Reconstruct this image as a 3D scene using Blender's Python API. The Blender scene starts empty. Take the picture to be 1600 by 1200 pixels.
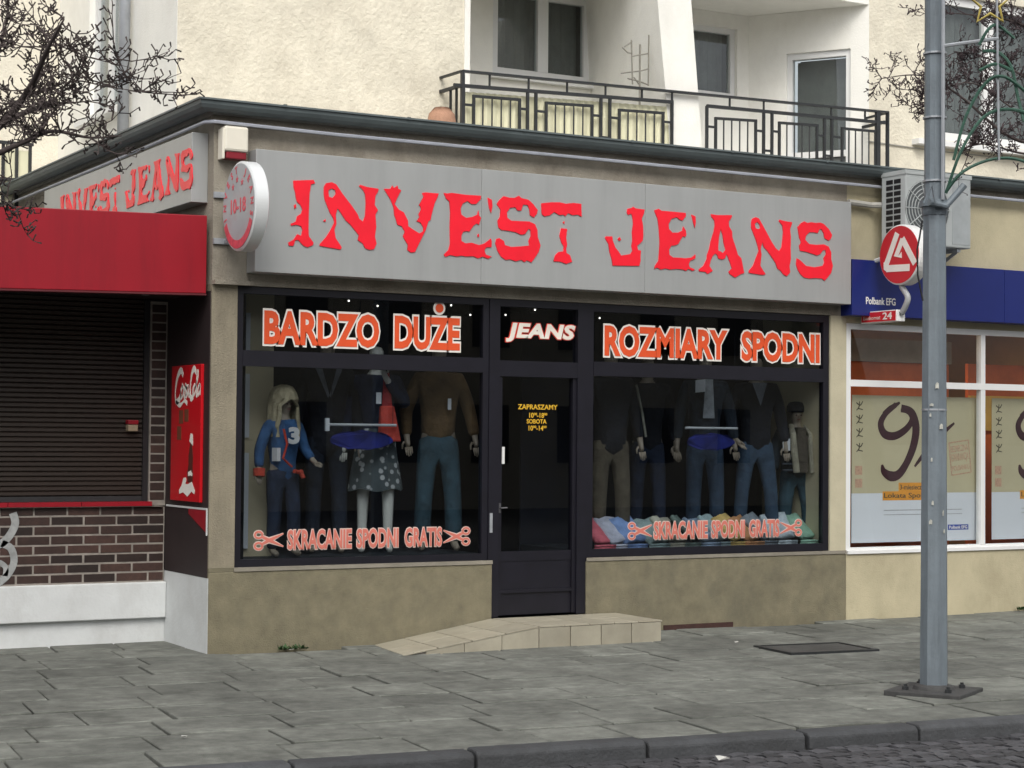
import bpy, bmesh, math, random
from mathutils import Vector, Matrix, noise
random.seed(7)
scene = bpy.context.scene
COL = scene.collection

# ------------------------------------------------------------------ camera
RX = Vector((0.8686162, -0.49541529, 0.00834151))
DN = Vector((0.02173509, 0.0212787, -0.99953729))
FW = Vector((0.49500857, 0.86839559, 0.02925092))
FPX = 2919.12
CAM = Vector((-4.991, -13.331, 1.628))
cd = bpy.data.cameras.new('camera'); cam = bpy.data.objects.new('camera', cd); COL.objects.link(cam)
cd.sensor_width = 36; cd.lens = FPX/1600*36; cd.clip_start = .1; cd.clip_end = 3000
cam.matrix_world = Matrix(((RX.x, -DN.x, -FW.x, CAM.x), (RX.y, -DN.y, -FW.y, CAM.y), (RX.z, -DN.z, -FW.z, CAM.z), (0, 0, 0, 1)))
scene.camera = cam
# ------------------------------------------------------------------ light
SUN_EL, SUN_AZ = math.radians(48), math.radians(205)     # azimuth clockwise from +y
w = bpy.data.worlds.new('World'); scene.world = w; w.use_nodes = True
nt = w.node_tree; nt.nodes.clear()
out = nt.nodes.new('ShaderNodeOutputWorld'); bg = nt.nodes.new('ShaderNodeBackground')
sky = nt.nodes.new('ShaderNodeTexSky'); sky.sky_type = 'NISHITA'; sky.sun_disc = False
sky.sun_elevation = SUN_EL; sky.sun_rotation = SUN_AZ; sky.air_density = 1.0; sky.dust_density = 4.0; sky.ozone_density = 1.0
hs = nt.nodes.new('ShaderNodeHueSaturation'); hs.inputs['Saturation'].default_value = .2
nt.links.new(sky.outputs[0], hs.inputs['Color']); nt.links.new(hs.outputs[0], bg.inputs[0]); nt.links.new(bg.outputs[0], out.inputs[0])
bg.inputs[1].default_value = 0.12
sd = bpy.data.lights.new('sun', 'SUN'); sd.energy = .9; sd.angle = math.radians(35); sd.color = (1, .95, .84)
sun = bpy.data.objects.new('sun', sd); COL.objects.link(sun)
sv = Vector((math.sin(SUN_AZ)*math.cos(SUN_EL), math.cos(SUN_AZ)*math.cos(SUN_EL), math.sin(SUN_EL)))
sun.rotation_euler = sv.to_track_quat('Z', 'Y').to_euler(); sun.location = (0, -10, 20)
scene.view_settings.view_transform = 'Standard'; scene.view_settings.look = 'None'
scene.view_settings.exposure = 0.68; scene.view_settings.gamma = 1.0; scene.view_settings.use_curve_mapping = False

# ------------------------------------------------------------------ pixel -> point on a known plane
def ray(px, py): return RX*((px-800)/FPX) + DN*((py-600)/FPX) + FW
def FP(px, py, y=0.0):
    d = ray(px, py); return CAM + d*((y-CAM.y)/d.y)
def SP(px, py, x=0.0):
    d = ray(px, py); return CAM + d*((x-CAM.x)/d.x)
def GP(px, py, z=0.0):
    d = ray(px, py); return CAM + d*((z-CAM.z)/d.z)
def DP(px, py, depth): return CAM + ray(px, py)*depth

# ------------------------------------------------------------------ materials
MATS = {}
def M(name, col, rough=.65, var=.12, scale=6, bump=0., bscale=80, metal=0., rnd=0., stain=None, stain_amt=.5, stain_scale=(1.2, 1.2, .8), spec=.5, coat=0., detail=6):
    if name in MATS: return MATS[name]
    m = bpy.data.materials.new(name); m.use_nodes = True; n = m.node_tree.nodes; l = m.node_tree.links
    b = n['Principled BSDF']; b.inputs['Roughness'].default_value = rough; b.inputs['Metallic'].default_value = metal
    b.inputs['Specular IOR Level'].default_value = spec; b.inputs['Coat Weight'].default_value = coat
    tc = n.new('ShaderNodeTexCoord'); oi = n.new('ShaderNodeObjectInfo')
    off = n.new('ShaderNodeVectorMath'); off.operation = 'MULTIPLY_ADD'
    l.new(oi.outputs['Random'], off.inputs[0]); off.inputs[1].default_value = (37, 53, 29); l.new(tc.outputs['Object'], off.inputs[2])
    nz = n.new('ShaderNodeTexNoise'); nz.inputs['Scale'].default_value = scale; nz.inputs['Detail'].default_value = detail; nz.inputs['Roughness'].default_value = .62
    l.new(off.outputs[0], nz.inputs['Vector'])
    mr = n.new('ShaderNodeMapRange'); mr.inputs['From Min'].default_value = .3; mr.inputs['From Max'].default_value = .7
    mr.inputs['To Min'].default_value = 1-var; mr.inputs['To Max'].default_value = 1+var; l.new(nz.outputs[0], mr.inputs[0])
    val = mr.outputs[0]
    if rnd:
        r2 = n.new('ShaderNodeMapRange'); r2.inputs['To Min'].default_value = 1-rnd; r2.inputs['To Max'].default_value = 1+rnd; l.new(oi.outputs['Random'], r2.inputs[0])
        mu = n.new('ShaderNodeMath'); mu.operation = 'MULTIPLY'; l.new(val, mu.inputs[0]); l.new(r2.outputs[0], mu.inputs[1]); val = mu.outputs[0]
    sc = n.new('ShaderNodeVectorMath'); sc.operation = 'SCALE'; sc.inputs[0].default_value = col; l.new(val, sc.inputs['Scale'])
    cout = sc.outputs[0]
    if stain:
        mp = n.new('ShaderNodeMapping'); mp.inputs['Scale'].default_value = stain_scale; l.new(off.outputs[0], mp.inputs['Vector'])
        n2 = n.new('ShaderNodeTexNoise'); n2.inputs['Scale'].default_value = 2.2; n2.inputs['Detail'].default_value = 8; n2.inputs['Roughness'].default_value = .7; l.new(mp.outputs[0], n2.inputs['Vector'])
        r3 = n.new('ShaderNodeMapRange'); r3.inputs['From Min'].default_value = .45; r3.inputs['From Max'].default_value = .72; r3.inputs['To Max'].default_value = stain_amt; l.new(n2.outputs[0], r3.inputs[0])
        mx = n.new('ShaderNodeMix'); mx.data_type = 'RGBA'; l.new(r3.outputs[0], mx.inputs[0]); l.new(cout, mx.inputs[6]); mx.inputs[7].default_value = (*stain, 1); cout = mx.outputs[2]
    l.new(cout, b.inputs['Base Color'])
    if bump:
        nb = n.new('ShaderNodeTexNoise'); nb.inputs['Scale'].default_value = bscale; nb.inputs['Detail'].default_value = 5; l.new(off.outputs[0], nb.inputs['Vector'])
        bp = n.new('ShaderNodeBump'); bp.inputs['Strength'].default_value = 1; bp.inputs['Distance'].default_value = bump; l.new(nb.outputs[0], bp.inputs['Height']); l.new(bp.outputs[0], b.inputs['Normal'])
    MATS[name] = m; return m
def glass(name, tint=(.8, .84, .84), ior=1.5, rough=0.0):
    if name in MATS: return MATS[name]
    m = bpy.data.materials.new(name); m.use_nodes = True; n = m.node_tree.nodes; l = m.node_tree.links
    n.remove(n['Principled BSDF']); o = n['Material Output']
    t = n.new('ShaderNodeBsdfTransparent'); t.inputs[0].default_value = (*tint, 1)
    g = n.new('ShaderNodeBsdfGlossy'); g.inputs['Roughness'].default_value = rough
    # Schlick reflectance from the angle to the pane, the same from either side
    ge = n.new('ShaderNodeNewGeometry'); dt = n.new('ShaderNodeVectorMath'); dt.operation = 'DOT_PRODUCT'; l.new(ge.outputs['Normal'], dt.inputs[0]); l.new(ge.outputs['Incoming'], dt.inputs[1])
    def mth(op, a, b=None):
        q = n.new('ShaderNodeMath'); q.operation = op
        for i, v in enumerate((a, b)):
            if v is None: continue
            if isinstance(v, (int, float)): q.inputs[i].default_value = v
            else: l.new(v, q.inputs[i])
        return q.outputs[0]
    f0 = ((ior-1)/(ior+1))**2
    fr_ = mth('ADD', mth('MULTIPLY', mth('POWER', mth('SUBTRACT', 1, mth('ABSOLUTE', dt.outputs['Value'])), 5), 1-f0), f0)
    x = n.new('ShaderNodeMixShader'); l.new(fr_, x.inputs[0]); l.new(t.outputs[0], x.inputs[1]); l.new(g.outputs[0], x.inputs[2]); l.new(x.outputs[0], o.inputs[0])
    MATS[name] = m; return m

plaster_up = M('plaster_rough', (.70, .655, .54), .9, .12, 4, .012, 27, stain=(.55, .50, .40), stain_amt=.5)
plaster_white = M('plaster_white', (.85, .84, .79), .85, .04, 2, .003, 60, stain=(.62, .60, .54), stain_amt=.3)
plaster_wing = M('plaster_wing', (.72, .68, .58), .9, .08, 3, .01, 40)
plinth_m = M('plinth_render', (.185, .165, .108), .9, .2, 7, .006, 90, stain=(.10, .095, .07), stain_amt=.55, stain_scale=(1.3, 1.3, .8), detail=12)
pillar_m = M('pillar_render', (.25, .22, .16), .9, .14, 4, .006, 90, stain=(.14, .12, .09), stain_amt=.6, stain_scale=(3, 3, .5))
lintel_m = M('lintel_render', (.27, .245, .20), .9, .15, 3, .008, 70, stain=(.14, .115, .09), stain_amt=.75)
cream_m = M('bank_render', (.47, .42, .285), .9, .09, 3, .004, 80, stain=(.3, .26, .17), stain_amt=.5)
sign_m = M('sign_aluminium', (.37, .38, .38), .36, .05, 1.2, .0, metal=.2, spec=.5, stain=(.29, .295, .295), stain_amt=.4, stain_scale=(3, 3, .22))
red_letter = M('letter_vinyl', (.85, .012, .03), .35, .08, 3)
frame_m = M('frame_dark', (.008, .0074, .013), .4, .2, 8)
slab_m = M('slab_concrete', (.140, .146, .130), .85, .3, 9, .004, 140, rnd=.13, detail=14, stain=(.062, .064, .056), stain_amt=.6, stain_scale=(2, 2, 2))
sand_m = M('joint_sand', (.05, .05, .044), .95, .3, 20, .004, 80)
_n = slab_m.node_tree; _b = _n.nodes['Principled BSDF']; _g = _n.nodes.new('ShaderNodeNewGeometry'); _z = _n.nodes.new('ShaderNodeTexNoise'); _z.inputs['Scale'].default_value = .9; _z.inputs['Detail'].default_value = 9; _z.inputs['Roughness'].default_value = .72
_n.links.new(_g.outputs['Position'], _z.inputs['Vector']); _r = _n.nodes.new('ShaderNodeMapRange'); _r.inputs['From Min'].default_value = .35; _r.inputs['From Max'].default_value = .65; _r.inputs['To Min'].default_value = .62; _r.inputs['To Max'].default_value = 1.35; _n.links.new(_z.outputs[0], _r.inputs[0])
_s = _n.nodes.new('ShaderNodeVectorMath'); _s.operation = 'SCALE'; _n.links.new(_b.inputs['Base Color'].links[0].from_socket, _s.inputs[0]); _n.links.new(_r.outputs[0], _s.inputs['Scale']); _n.links.new(_s.outputs[0], _b.inputs['Base Color'])
kerb_m = M('kerb_concrete', (.052, .055, .06), .8, .25, 5, .006, 50, rnd=.22, stain=(.025, .025, .025), stain_amt=.6)
sett_m = M('sett_granite', (.05, .05, .055), .7, .3, 12, .006, 60, rnd=.4)
road_m = M('road_dirt', (.03, .03, .03), .9, .3, 15, .01, 60)
earth_m = M('ground_earth', (.06, .06, .055), .95, .3, 1)
red_m = M('fascia_red', (.28, .0035, .013), .42, .07, 2, .0, stain=(.17, .003, .01), stain_amt=.6, stain_scale=(2.5, 2.5, .3))
white_base = M('painted_white', (.60, .62, .625), .75, .05, 4, .002, 50, stain=(.42, .42, .41), stain_amt=.5)
brick_m = M('brick_dark', (.034, .016, .012), .6, .3, 18, .003, 90, rnd=.6)
mortar_m = M('mortar', (.25, .225, .20), .9, .25, 10, .002, 120)
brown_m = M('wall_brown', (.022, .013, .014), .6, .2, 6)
shutter_m = M('shutter_brown', (.024, .016, .012), .55, .12, 3)
black_m = M('black_paint', (.012, .012, .014), .5, .2, 8)
pole_m = M('pole_paint', (.155, .185, .21), .5, .12, 4, .002, 40, stain=(.09, .105, .12), stain_amt=.7, stain_scale=(6, 6, .8))
iron_m = M('iron_dark', (.022, .024, .026), .5, .2, 10)
gutter_m = M('gutter_grey', (.115, .14, .145), .5, .15, 4, stain=(.06, .072, .076), stain_amt=.6, stain_scale=(.8, .8, 3))
zinc_m = M('zinc', (.38, .40, .43), .45, .12, 8, metal=.4)
white_pl = M('white_plastic', (.74, .745, .74), .45, .03, 3)
cream_pl = M('cream_plastic', (.74, .70, .60), .5, .04, 3)
blue_m = M('fascia_blue', (.007, .016, .14), .4, .06, 2)
tile_m = M('step_tile', (.33, .305, .24), .5, .12, 5, .001, 60, rnd=.1, stain=(.26, .23, .17), stain_amt=.5)
orange_l = M('decal_orange', (.72, .085, .02), .5, .06, 10)
white_l = M('decal_white', (.80, .77, .72), .5, .05, 10)
pink_l = M('decal_pink', (.60, .17, .13), .5, .08, 10)
pale_l = M('decal_pale', (.62, .50, .45), .5, .08, 10)
yellow_l = M('decal_yellow', (.70, .42, .03), .5, .08, 10)
bark_m = M('bark', (.055, .042, .040), .9, .3, 20, .004, 60)
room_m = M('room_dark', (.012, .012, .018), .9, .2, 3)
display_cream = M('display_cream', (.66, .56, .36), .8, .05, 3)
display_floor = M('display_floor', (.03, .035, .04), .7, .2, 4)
pane_m = glass('shop_glass', (.74, .77, .80))
pane_bank = glass('bank_glass', (.95, .96, .96))
pane_up = glass('flat_glass', (.85, .88, .88), 1.7)
green_l = M('leaf_green', (.03, .075, .02), .7, .3, 20)

# ------------------------------------------------------------------ mesh helpers
class MB:
    def __init__(s): s.v = []; s.f = []
    def add(s, vs, fs):
        o = len(s.v); s.v += [tuple(v) for v in vs]; s.f += [tuple(i+o for i in f) for f in fs]; return s
    def box(s, a, b):
        x0, x1 = sorted((a[0], b[0])); y0, y1 = sorted((a[1], b[1])); z0, z1 = sorted((a[2], b[2]))
        return s.add([(x0,y0,z0),(x1,y0,z0),(x1,y1,z0),(x0,y1,z0),(x0,y0,z1),(x1,y0,z1),(x1,y1,z1),(x0,y1,z1)],
                     [(0,3,2,1),(4,5,6,7),(0,1,5,4),(1,2,6,5),(2,3,7,6),(3,0,4,7)])
    def hexa(s, b, t):   # 4 bottom, 4 top corners (counter-clockwise from above)
        return s.add(list(b)+list(t), [(0,3,2,1),(4,5,6,7),(0,1,5,4),(1,2,6,5),(2,3,7,6),(3,0,4,7)])
    def tube(s, pts, r, n=6, cap=True):
        pts = [Vector(p) for p in pts]; k = len(pts); rs = r if isinstance(r, (list, tuple)) else [r]*k
        up = None; base = len(s.v); rings = []
        for i, p in enumerate(pts):
            d = (pts[min(i+1, k-1)] - pts[max(i-1, 0)])
            if d.length < 1e-9: d = Vector((0, 0, 1))
            d.normalize()
            if up is None: up = d.orthogonal().normalized()
            up = (up - d*up.dot(d));
            if up.length < 1e-6: up = d.orthogonal()
            up.normalize(); q = d.cross(up)
            for j in range(n):
                a = 2*math.pi*j/n; s.v.append(tuple(p + (up*math.cos(a)+q*math.sin(a))*rs[i]))
        for i in range(k-1):
            for j in range(n):
                a = base+i*n+j; b = base+i*n+(j+1) % n; s.f.append((a, b, b+n, a+n))
        if cap:
            s.f.append(tuple(base+j for j in reversed(range(n)))); s.f.append(tuple(base+(k-1)*n+j for j in range(n)))
        return s
    def lathe(s, prof, c, axis='z', n=24):   # prof: (radius, height)
        base = len(s.v); c = Vector(c)
        for r, h in prof:
            for j in range(n):
                a = 2*math.pi*j/n; u, v = r*math.cos(a), r*math.sin(a)
                p = {'z': (u, v, h), 'y': (u, h, v), 'x': (h, u, v)}[axis]; s.v.append(tuple(c+Vector(p)))
        for i in range(len(prof)-1):
            for j in range(n):
                a = base+i*n+j; b = base+i*n+(j+1) % n; s.f.append((a, b, b+n, a+n))
        s.f.append(tuple(base+j for j in reversed(range(n)))); s.f.append(tuple(base+(len(prof)-1)*n+j for j in range(n)))
        return s
    def bar(s, a, b, wx, wy):   # rectangular bar between two points
        a, b = Vector(a), Vector(b); d = (b-a).normalized(); u = Vector((0, 1, 0)) if abs(d.y) < .9 else Vector((1, 0, 0))
        u = (u-d*u.dot(d)).normalized(); v = d.cross(u)
        c = [(-wx, -wy), (wx, -wy), (wx, wy), (-wx, wy)]
        return s.hexa([a+v*p*.5+u*q*.5 for p, q in c], [b+v*p*.5+u*q*.5 for p, q in c])
    def ribbon(s, pts, w, fn, t=.0015):   # flat stroke of varying width; fn maps (u, v, depth) to the world
        k = len(pts); ws = w if isinstance(w, (list, tuple)) else [w]*k; vs = []
        for i, (u, v) in enumerate(pts):
            a = pts[max(i-1, 0)]; b = pts[min(i+1, k-1)]; dx, dy = b[0]-a[0], b[1]-a[1]; L = math.hypot(dx, dy) or 1
            nx, ny = -dy/L*ws[i]/2, dx/L*ws[i]/2
            for d in (0, t): vs += [fn(u+nx, v+ny, d), fn(u-nx, v-ny, d)]
        fs = []
        for i in range(k-1):
            o = i*4; p = o+4; fs += [(o+2, p+2, p+3, o+3), (o, o+1, p+1, p), (o, p, p+2, o+2), (o+1, o+3, p+3, p+1)]
        fs += [(0, 2, 3, 1), (4*k-4, 4*k-3, 4*k-1, 4*k-2)]
        return s.add(vs, fs)
    def mesh(s, name='m', smooth=False, recalc=True):
        m = bpy.data.meshes.new(name); m.from_pydata(s.v, [], s.f)
        if recalc:
            b = bmesh.new(); b.from_mesh(m); bmesh.ops.recalc_face_normals(b, faces=b.faces); b.to_mesh(m); b.free()
        if smooth: m.polygons.foreach_set('use_smooth', [True]*len(m.polygons))
        return m
def catmull(pts, n=4, closed=False):
    P = [Vector(p) for p in pts]; o = []; k = len(P)
    for i in range(k if closed else k-1):
        g = (lambda j: P[j % k]) if closed else (lambda j: P[max(0, min(k-1, j))])
        a, b, c, d = g(i-1), g(i), g(i+1), g(i+2)
        for q in range(n):
            t = q/n; o.append(.5*((2*b)+(c-a)*t+(2*a-5*b+4*c-d)*t*t+(3*b-a-3*c+d)*t**3))
    if not closed: o.append(P[-1])
    return o
def eval_mesh(ob):
    dg = bpy.context.evaluated_depsgraph_get(); dg.update()
    m = bpy.data.meshes.new_from_object(ob.evaluated_get(dg), depsgraph=dg)
    d = ob.data; bpy.data.objects.remove(ob)
    (bpy.data.curves if isinstance(d, bpy.types.Curve) else bpy.data.meshes).remove(d)
    return m
def poly_mesh(polys, ext=.003):      # flat 2D outlines (with holes), extruded: local u, v, depth
    c = bpy.data.curves.new('c', 'CURVE'); c.dimensions = '2D'; c.fill_mode = 'BOTH'; c.extrude = ext
    for p in polys:
        sp = c.splines.new('POLY'); sp.points.add(len(p)-1); sp.use_cyclic_u = True
        for q, (u, v) in zip(sp.points, p): q.co = (u, v, 0, 1)
    o = bpy.data.objects.new('c', c); COL.objects.link(o); m = eval_mesh(o); m.materials.clear(); return m
def text_mesh(s, offset=0., ext=.002, shear=0., space=1.0):
    c = bpy.data.curves.new('t', 'FONT'); c.body = s; c.offset = offset; c.extrude = ext; c.shear = shear; c.space_character = space; c.resolution_u = 3
    o = bpy.data.objects.new('t', c); COL.objects.link(o); m = eval_mesh(o); m.materials.clear(); return m
def bounds(m):
    xs = [v.co.x for v in m.vertices]; ys = [v.co.y for v in m.vertices]; return min(xs), max(xs), min(ys), max(ys)
def remap(m, fn):
    for v in m.vertices: v.co = Vector(fn(v.co.x, v.co.y, v.co.z))
    m.update(); return m
def fit_text(s, box, fn, offset=0., ext=.002, shear=0., space=1.0, ref=None):
    m = text_mesh(s, offset, ext, shear, space); r = ref or bounds(m)
    u0, u1, v0, v1 = box
    def g(x, y, z): return fn(u0+(x-r[0])/(r[1]-r[0])*(u1-u0), v0+(y-r[2])/(r[3]-r[2])*(v1-v0), z)
    remap(m, g); return m, r

# ------------------------------------------------------------------ object helpers
def root_loc(o):
    v = Vector((0, 0, 0))
    while o: v = v + o.location; o = o.parent
    return v
def tag(o, label, cat, group=None):
    o['label'] = label; o['category'] = cat
    if group: o['group'] = group
    return o
def thing(name, label, cat, loc, group=None):
    o = bpy.data.objects.new(name, None); o.empty_display_size = .2; COL.objects.link(o); o.location = loc
    return tag(o, label, cat, group)
def obj(name, mesh, mat, parent=None, at=None, bevel=0, smooth=False):
    if isinstance(mesh, MB): mesh = mesh.mesh(name, smooth)
    base = root_loc(parent) if parent else Vector(at if at is not None else (0, 0, 0))
    mesh.transform(Matrix.Translation(-base)); mesh.name = name
    if mat and not mesh.materials: mesh.materials.append(mat)
    o = bpy.data.objects.new(name, mesh); COL.objects.link(o)
    if parent: o.parent = parent
    else: o.location = base
    if bevel:
        b = o.modifiers.new('b', 'BEVEL'); b.width = bevel; b.segments = 2; b.limit_method = 'ANGLE'
    return o
def struct(name, mesh, mat, at=(0, 0, 0)):
    o = obj(name, mesh, mat, None, at); o['kind'] = 'structure'; return o
def B(a, b): return MB().box(a, b)
def piece(name, mesh, parent, loc, rot=(0, 0, 0)):     # shared mesh, world location
    o = bpy.data.objects.new(name, mesh); COL.objects.link(o); o.parent = parent
    o.location = Vector(loc)-root_loc(parent); o.rotation_euler = rot; return o
def facade(y):   # front wall mapping, depth d goes towards the street
    return lambda u, v, d: (u, y-d, v)

# ================================================================== SETTING
struct('ground', MB().add([(-900,-900,-.2),(900,-900,-.2),(900,900,-.2),(-900,900,-.2)], [(0,1,2,3)]), earth_m)
TH = math.radians(-6.3); DX = Vector((math.cos(TH), math.sin(TH), 0)); DY = Vector((-math.sin(TH), math.cos(TH), 0)); K0 = Vector((0, -4.69, 0))
def KP(u, v, z=0.): return K0+DX*u+DY*v+Vector((0, 0, z))
# road with granite setts
road = struct('road', MB().add([KP(-45, -9, -.135), KP(45, -9, -.135), KP(45, -.02, -.135), KP(-45, -.02, -.135)], [(0,1,2,3)]), road_m)
def sett_mesh(sd):
    random.seed(sd); b = bmesh.new(); bmesh.ops.create_cube(b, size=1)
    bmesh.ops.subdivide_edges(b, edges=b.edges[:], cuts=1, use_grid_fill=True)
    for v in b.verts:
        r = 1-.10*(abs(v.co.x*2)**2+abs(v.co.y*2)**2)*(1 if v.co.z > .1 else .3)
        v.co = Vector((v.co.x*.099*(1-.04*abs(v.co.y*2)), v.co.y*.095, v.co.z*.08*(r if v.co.z > 0 else 1)))+Vector([random.uniform(-.003, .003) for _ in range(3)])
    m = bpy.data.meshes.new('sett'); b.to_mesh(m); b.free(); m.materials.append(sett_m); return m
SETTS = [sett_mesh(i) for i in range(6)]
random.seed(11); n_s = 0; rest = MB()
for i in range(-42, 110):
    for j in range(0, 34):
        u = i*.106+(.05 if j % 2 else 0)+random.uniform(-.006, .006); v = -.075-j*.104+random.uniform(-.005, .005)
        p = KP(u, v, -.125+random.uniform(-.006, .005))
        d = p-CAM; z = d.dot(FW); px = 800+FPX*d.dot(RX)/z; py = 600+FPX*d.dot(DN)/z
        if 1050 < px < 1640 and py < 1215 and n_s < 290:
            piece('sett', random.choice(SETTS), road, p, (random.uniform(-.04, .04), random.uniform(-.04, .04), TH+random.uniform(-.06, .06))); n_s += 1
        elif -100 < px < 2100 and py < 1600:
            c = SETTS[0]; R_ = Matrix.Translation(p) @ Matrix.Rotation(TH, 4, 'Z')
            rest.add([R_ @ v.co for v in c.vertices], [tuple(q.vertices) for q in c.polygons])
rs = obj('setts_beyond', rest, sett_m, road); rs['kind'] = 'stuff'
# kerb
kerb = struct('kerb', MB().hexa([KP(-40, -.14, -.2), KP(40, -.14, -.2), KP(40, -.01, -.2), KP(-40, -.01, -.2)], [KP(-40, -.14, -.1), KP(40, -.14, -.1), KP(40, -.01, -.1), KP(-40, -.01, -.1)]), sand_m)
random.seed(5); u = -6.0
while u < 9:
    L = random.choice([.98, 1.0, 1.0, .75]); j = random.uniform(-.012, .012); t = random.uniform(-.01, .006)
    m = MB()
    prof = [(0, -.19), (-.165, -.19), (-.158, -.02), (-.13, .0), (0, .002)]
    vs = [KP(u+e, p[0]+j, p[1]+t+(0.004 if e else 0)) for e in (.008, L-.008) for p in prof]; n = len(prof)
    m.add(vs, [tuple(range(n)), tuple(range(2*n-1, n-1, -1))]+[(a, (a+1) % n, (a+1) % n+n, a+n) for a in range(n)])
    o = obj('kerb_stone', m, kerb_m, kerb, bevel=.012); u += L
# pavement of concrete slabs
pav = struct('pavement', MB().hexa([KP(-40, 0, -.19), KP(40, 0, -.19), KP(40, 9.5, -.19), KP(-40, 8, -.19)], [KP(-40, 0, -.022), KP(40, 0, -.022), KP(40, 9.5, -.022), KP(-40, 8, -.022)]), sand_m)
def slab_mesh(wx, wy, sd):
    random.seed(sd); b = bmesh.new(); bmesh.ops.create_cube(b, size=1)
    for v in b.verts: v.co = Vector((v.co.x*(wx-.010)+random.uniform(-.004, .004), v.co.y*(wy-.010)+random.uniform(-.004, .004), v.co.z*.05-.025))
    bmesh.ops.bevel(b, geom=[e for e in b.edges if all(v.co.z > -.01 for v in e.verts)], offset=.005, segments=1, affect='EDGES')
    m = bpy.data.meshes.new('slab'); b.to_mesh(m); b.free(); m.materials.append(slab_m); return m
SL = {k: [slab_mesh(k[0], k[1], 20+i) for i in range(4)] for k in ((.5, .5), (.35, .35), (.7, .5), (.5, .35))}
random.seed(21); v = .004; row = 0
while v < 6.2:
    dep = .5
    u = -6.5+random.uniform(0, .4)
    while u < 12:
        wv = random.choice([.5, .5, .7, .7]) if dep == .5 else random.choice([.35, .5, .5])
        p = KP(u+wv/2, v+dep/2); d = p-CAM; z = d.dot(FW); px = 800+FPX*d.dot(RX)/z
        if -90 < px < 1720 and (p.y < .1 or p.x < .1) and p.y < 1.15:
            sink = random.uniform(-.006, .004)
            piece('slab', random.choice(SL[(wv, dep)]), pav, p+Vector((0, 0, sink)), (random.uniform(-.008, .008), random.uniform(-.005, .005), TH+random.uniform(-.012, .012)))
        u += wv+.005
    v += dep+.013; row += 1
# sunken access cover in the pavement
c = GP(1275, 1014)
t = thing('access_cover', 'dark sunken metal cover set among the pavement slabs before the beige plinth', 'cover', c)
Rm = Matrix.Translation(c) @ Matrix.Rotation(TH, 4, 'Z')
mm = B((-.36, -.24, -.01), (.36, .24, .008)).mesh(); mm.transform(Rm); obj('cover_plate', mm, M('cover_iron', (.05, .05, .047), .7, .35, 14, .004, 60, stain=(.09, .09, .085), stain_amt=.6), t)
fr = MB()
for a, b in (((-.40, -.28), (.40, -.245)), ((-.40, .245), (.40, .28)), ((-.40, -.245), (-.365, .245)), ((.365, -.245), (.40, .245))): fr.box((a[0], a[1], -.01), (b[0], b[1], .014))
mm = fr.mesh(); mm.transform(Rm); obj('cover_frame', mm, iron_m, t)

# ================================================================== JEANS SHOP
ZS, ZL, ZR = .635, 2.775, 4.13      # sill, lintel underside, roof edge
XE = 6.13                            # shop right end
shop = thing('shop_building', 'single-storey clothes shop with dark glazed front under a long grey sign', 'shop', (3, 0, 0))
D0, D1 = 2.435, 3.34                 # door opening
obj('corner_pillar', B((.0, .0, ZS+.001), (.205, .34, ZL)), pillar_m, shop)
obj('end_pillar', B((5.945, .002, ZS-.028), (XE, .34, ZL)), M('end_pillar_paint', (.47, .43, .31), .85, .1, 4, .003, 80), shop)
for a, b in ((0.0, D0), (D1, XE)):
    pl_ = obj('plinth', B((a, -.004, -.1), (b, .34, ZS-.03)), plinth_m, shop, bevel=.008)
    obj('sill_cap', B((a+.2 if a == 0 else a, -.012, ZS-.029), (b-.0005, .06 if b < 3 else .0, ZS)), M('sill_render', (.235, .215, .175), .85, .15, 5, .004, 60), pl_)
obj('plinth_top', B((0, -.003, ZS-.029), (.199, .34, ZS)), plinth_m, shop)
obj('lintel_wall', B((.0, .001, ZL+.001), (XE, .34, ZR-.08)), lintel_m, shop)
obj('lintel_soffit', B((.0, -.06, ZL-.002), (.33, .0, ZL+.03)), lintel_m, shop)
obj('side_wall', B((.0, .341, ZL+.002), (.30, 7.2, ZR-.08)), lintel_m, shop)
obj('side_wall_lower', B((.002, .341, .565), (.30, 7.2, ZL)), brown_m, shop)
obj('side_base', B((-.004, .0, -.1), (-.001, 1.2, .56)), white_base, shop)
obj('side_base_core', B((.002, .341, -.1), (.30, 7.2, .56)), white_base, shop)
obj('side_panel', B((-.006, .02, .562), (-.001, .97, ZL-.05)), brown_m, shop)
obj('roof_slab', B((-.02, -.02, ZR-.075), (XE+4, 8, ZR)), M('roof_bounce_pale', (.42, .41, .38), .9, .2, 12, .01, 60), shop)  # top is out of view, coloured pale to bounce light up into the loggias
# inside
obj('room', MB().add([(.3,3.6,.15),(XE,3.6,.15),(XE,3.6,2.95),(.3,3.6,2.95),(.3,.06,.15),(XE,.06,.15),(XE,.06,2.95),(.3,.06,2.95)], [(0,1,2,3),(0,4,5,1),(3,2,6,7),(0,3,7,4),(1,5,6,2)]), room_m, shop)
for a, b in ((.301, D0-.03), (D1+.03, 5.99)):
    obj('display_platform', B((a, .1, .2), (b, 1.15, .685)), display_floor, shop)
    obj('display_dark_sheet', B((a, 1.16, .2), (b, 1.19, 2.85)), M('display_back_dark', (.012, .014, .024), .95, .3, 3), shop)  # near-black sheet added in place of the unlit room, keeps the display dark
obj('display_side', B((.302, .46, .686), (FP(426, 700, .46).x, .49, 2.85)), display_cream, shop)
obj('display_side', B((5.90, .09, .686), (5.93, .95, 2.85)), display_cream, shop)
for z0, z1 in ((.75, 1.5), (1.62, 2.12), (2.3, 2.6)):
    obj('cable_trunk', B((FP(383, 700, .45).x-.03, .435, z0), (FP(388, 700, .45).x, .459, z1)), white_pl, shop)
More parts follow.
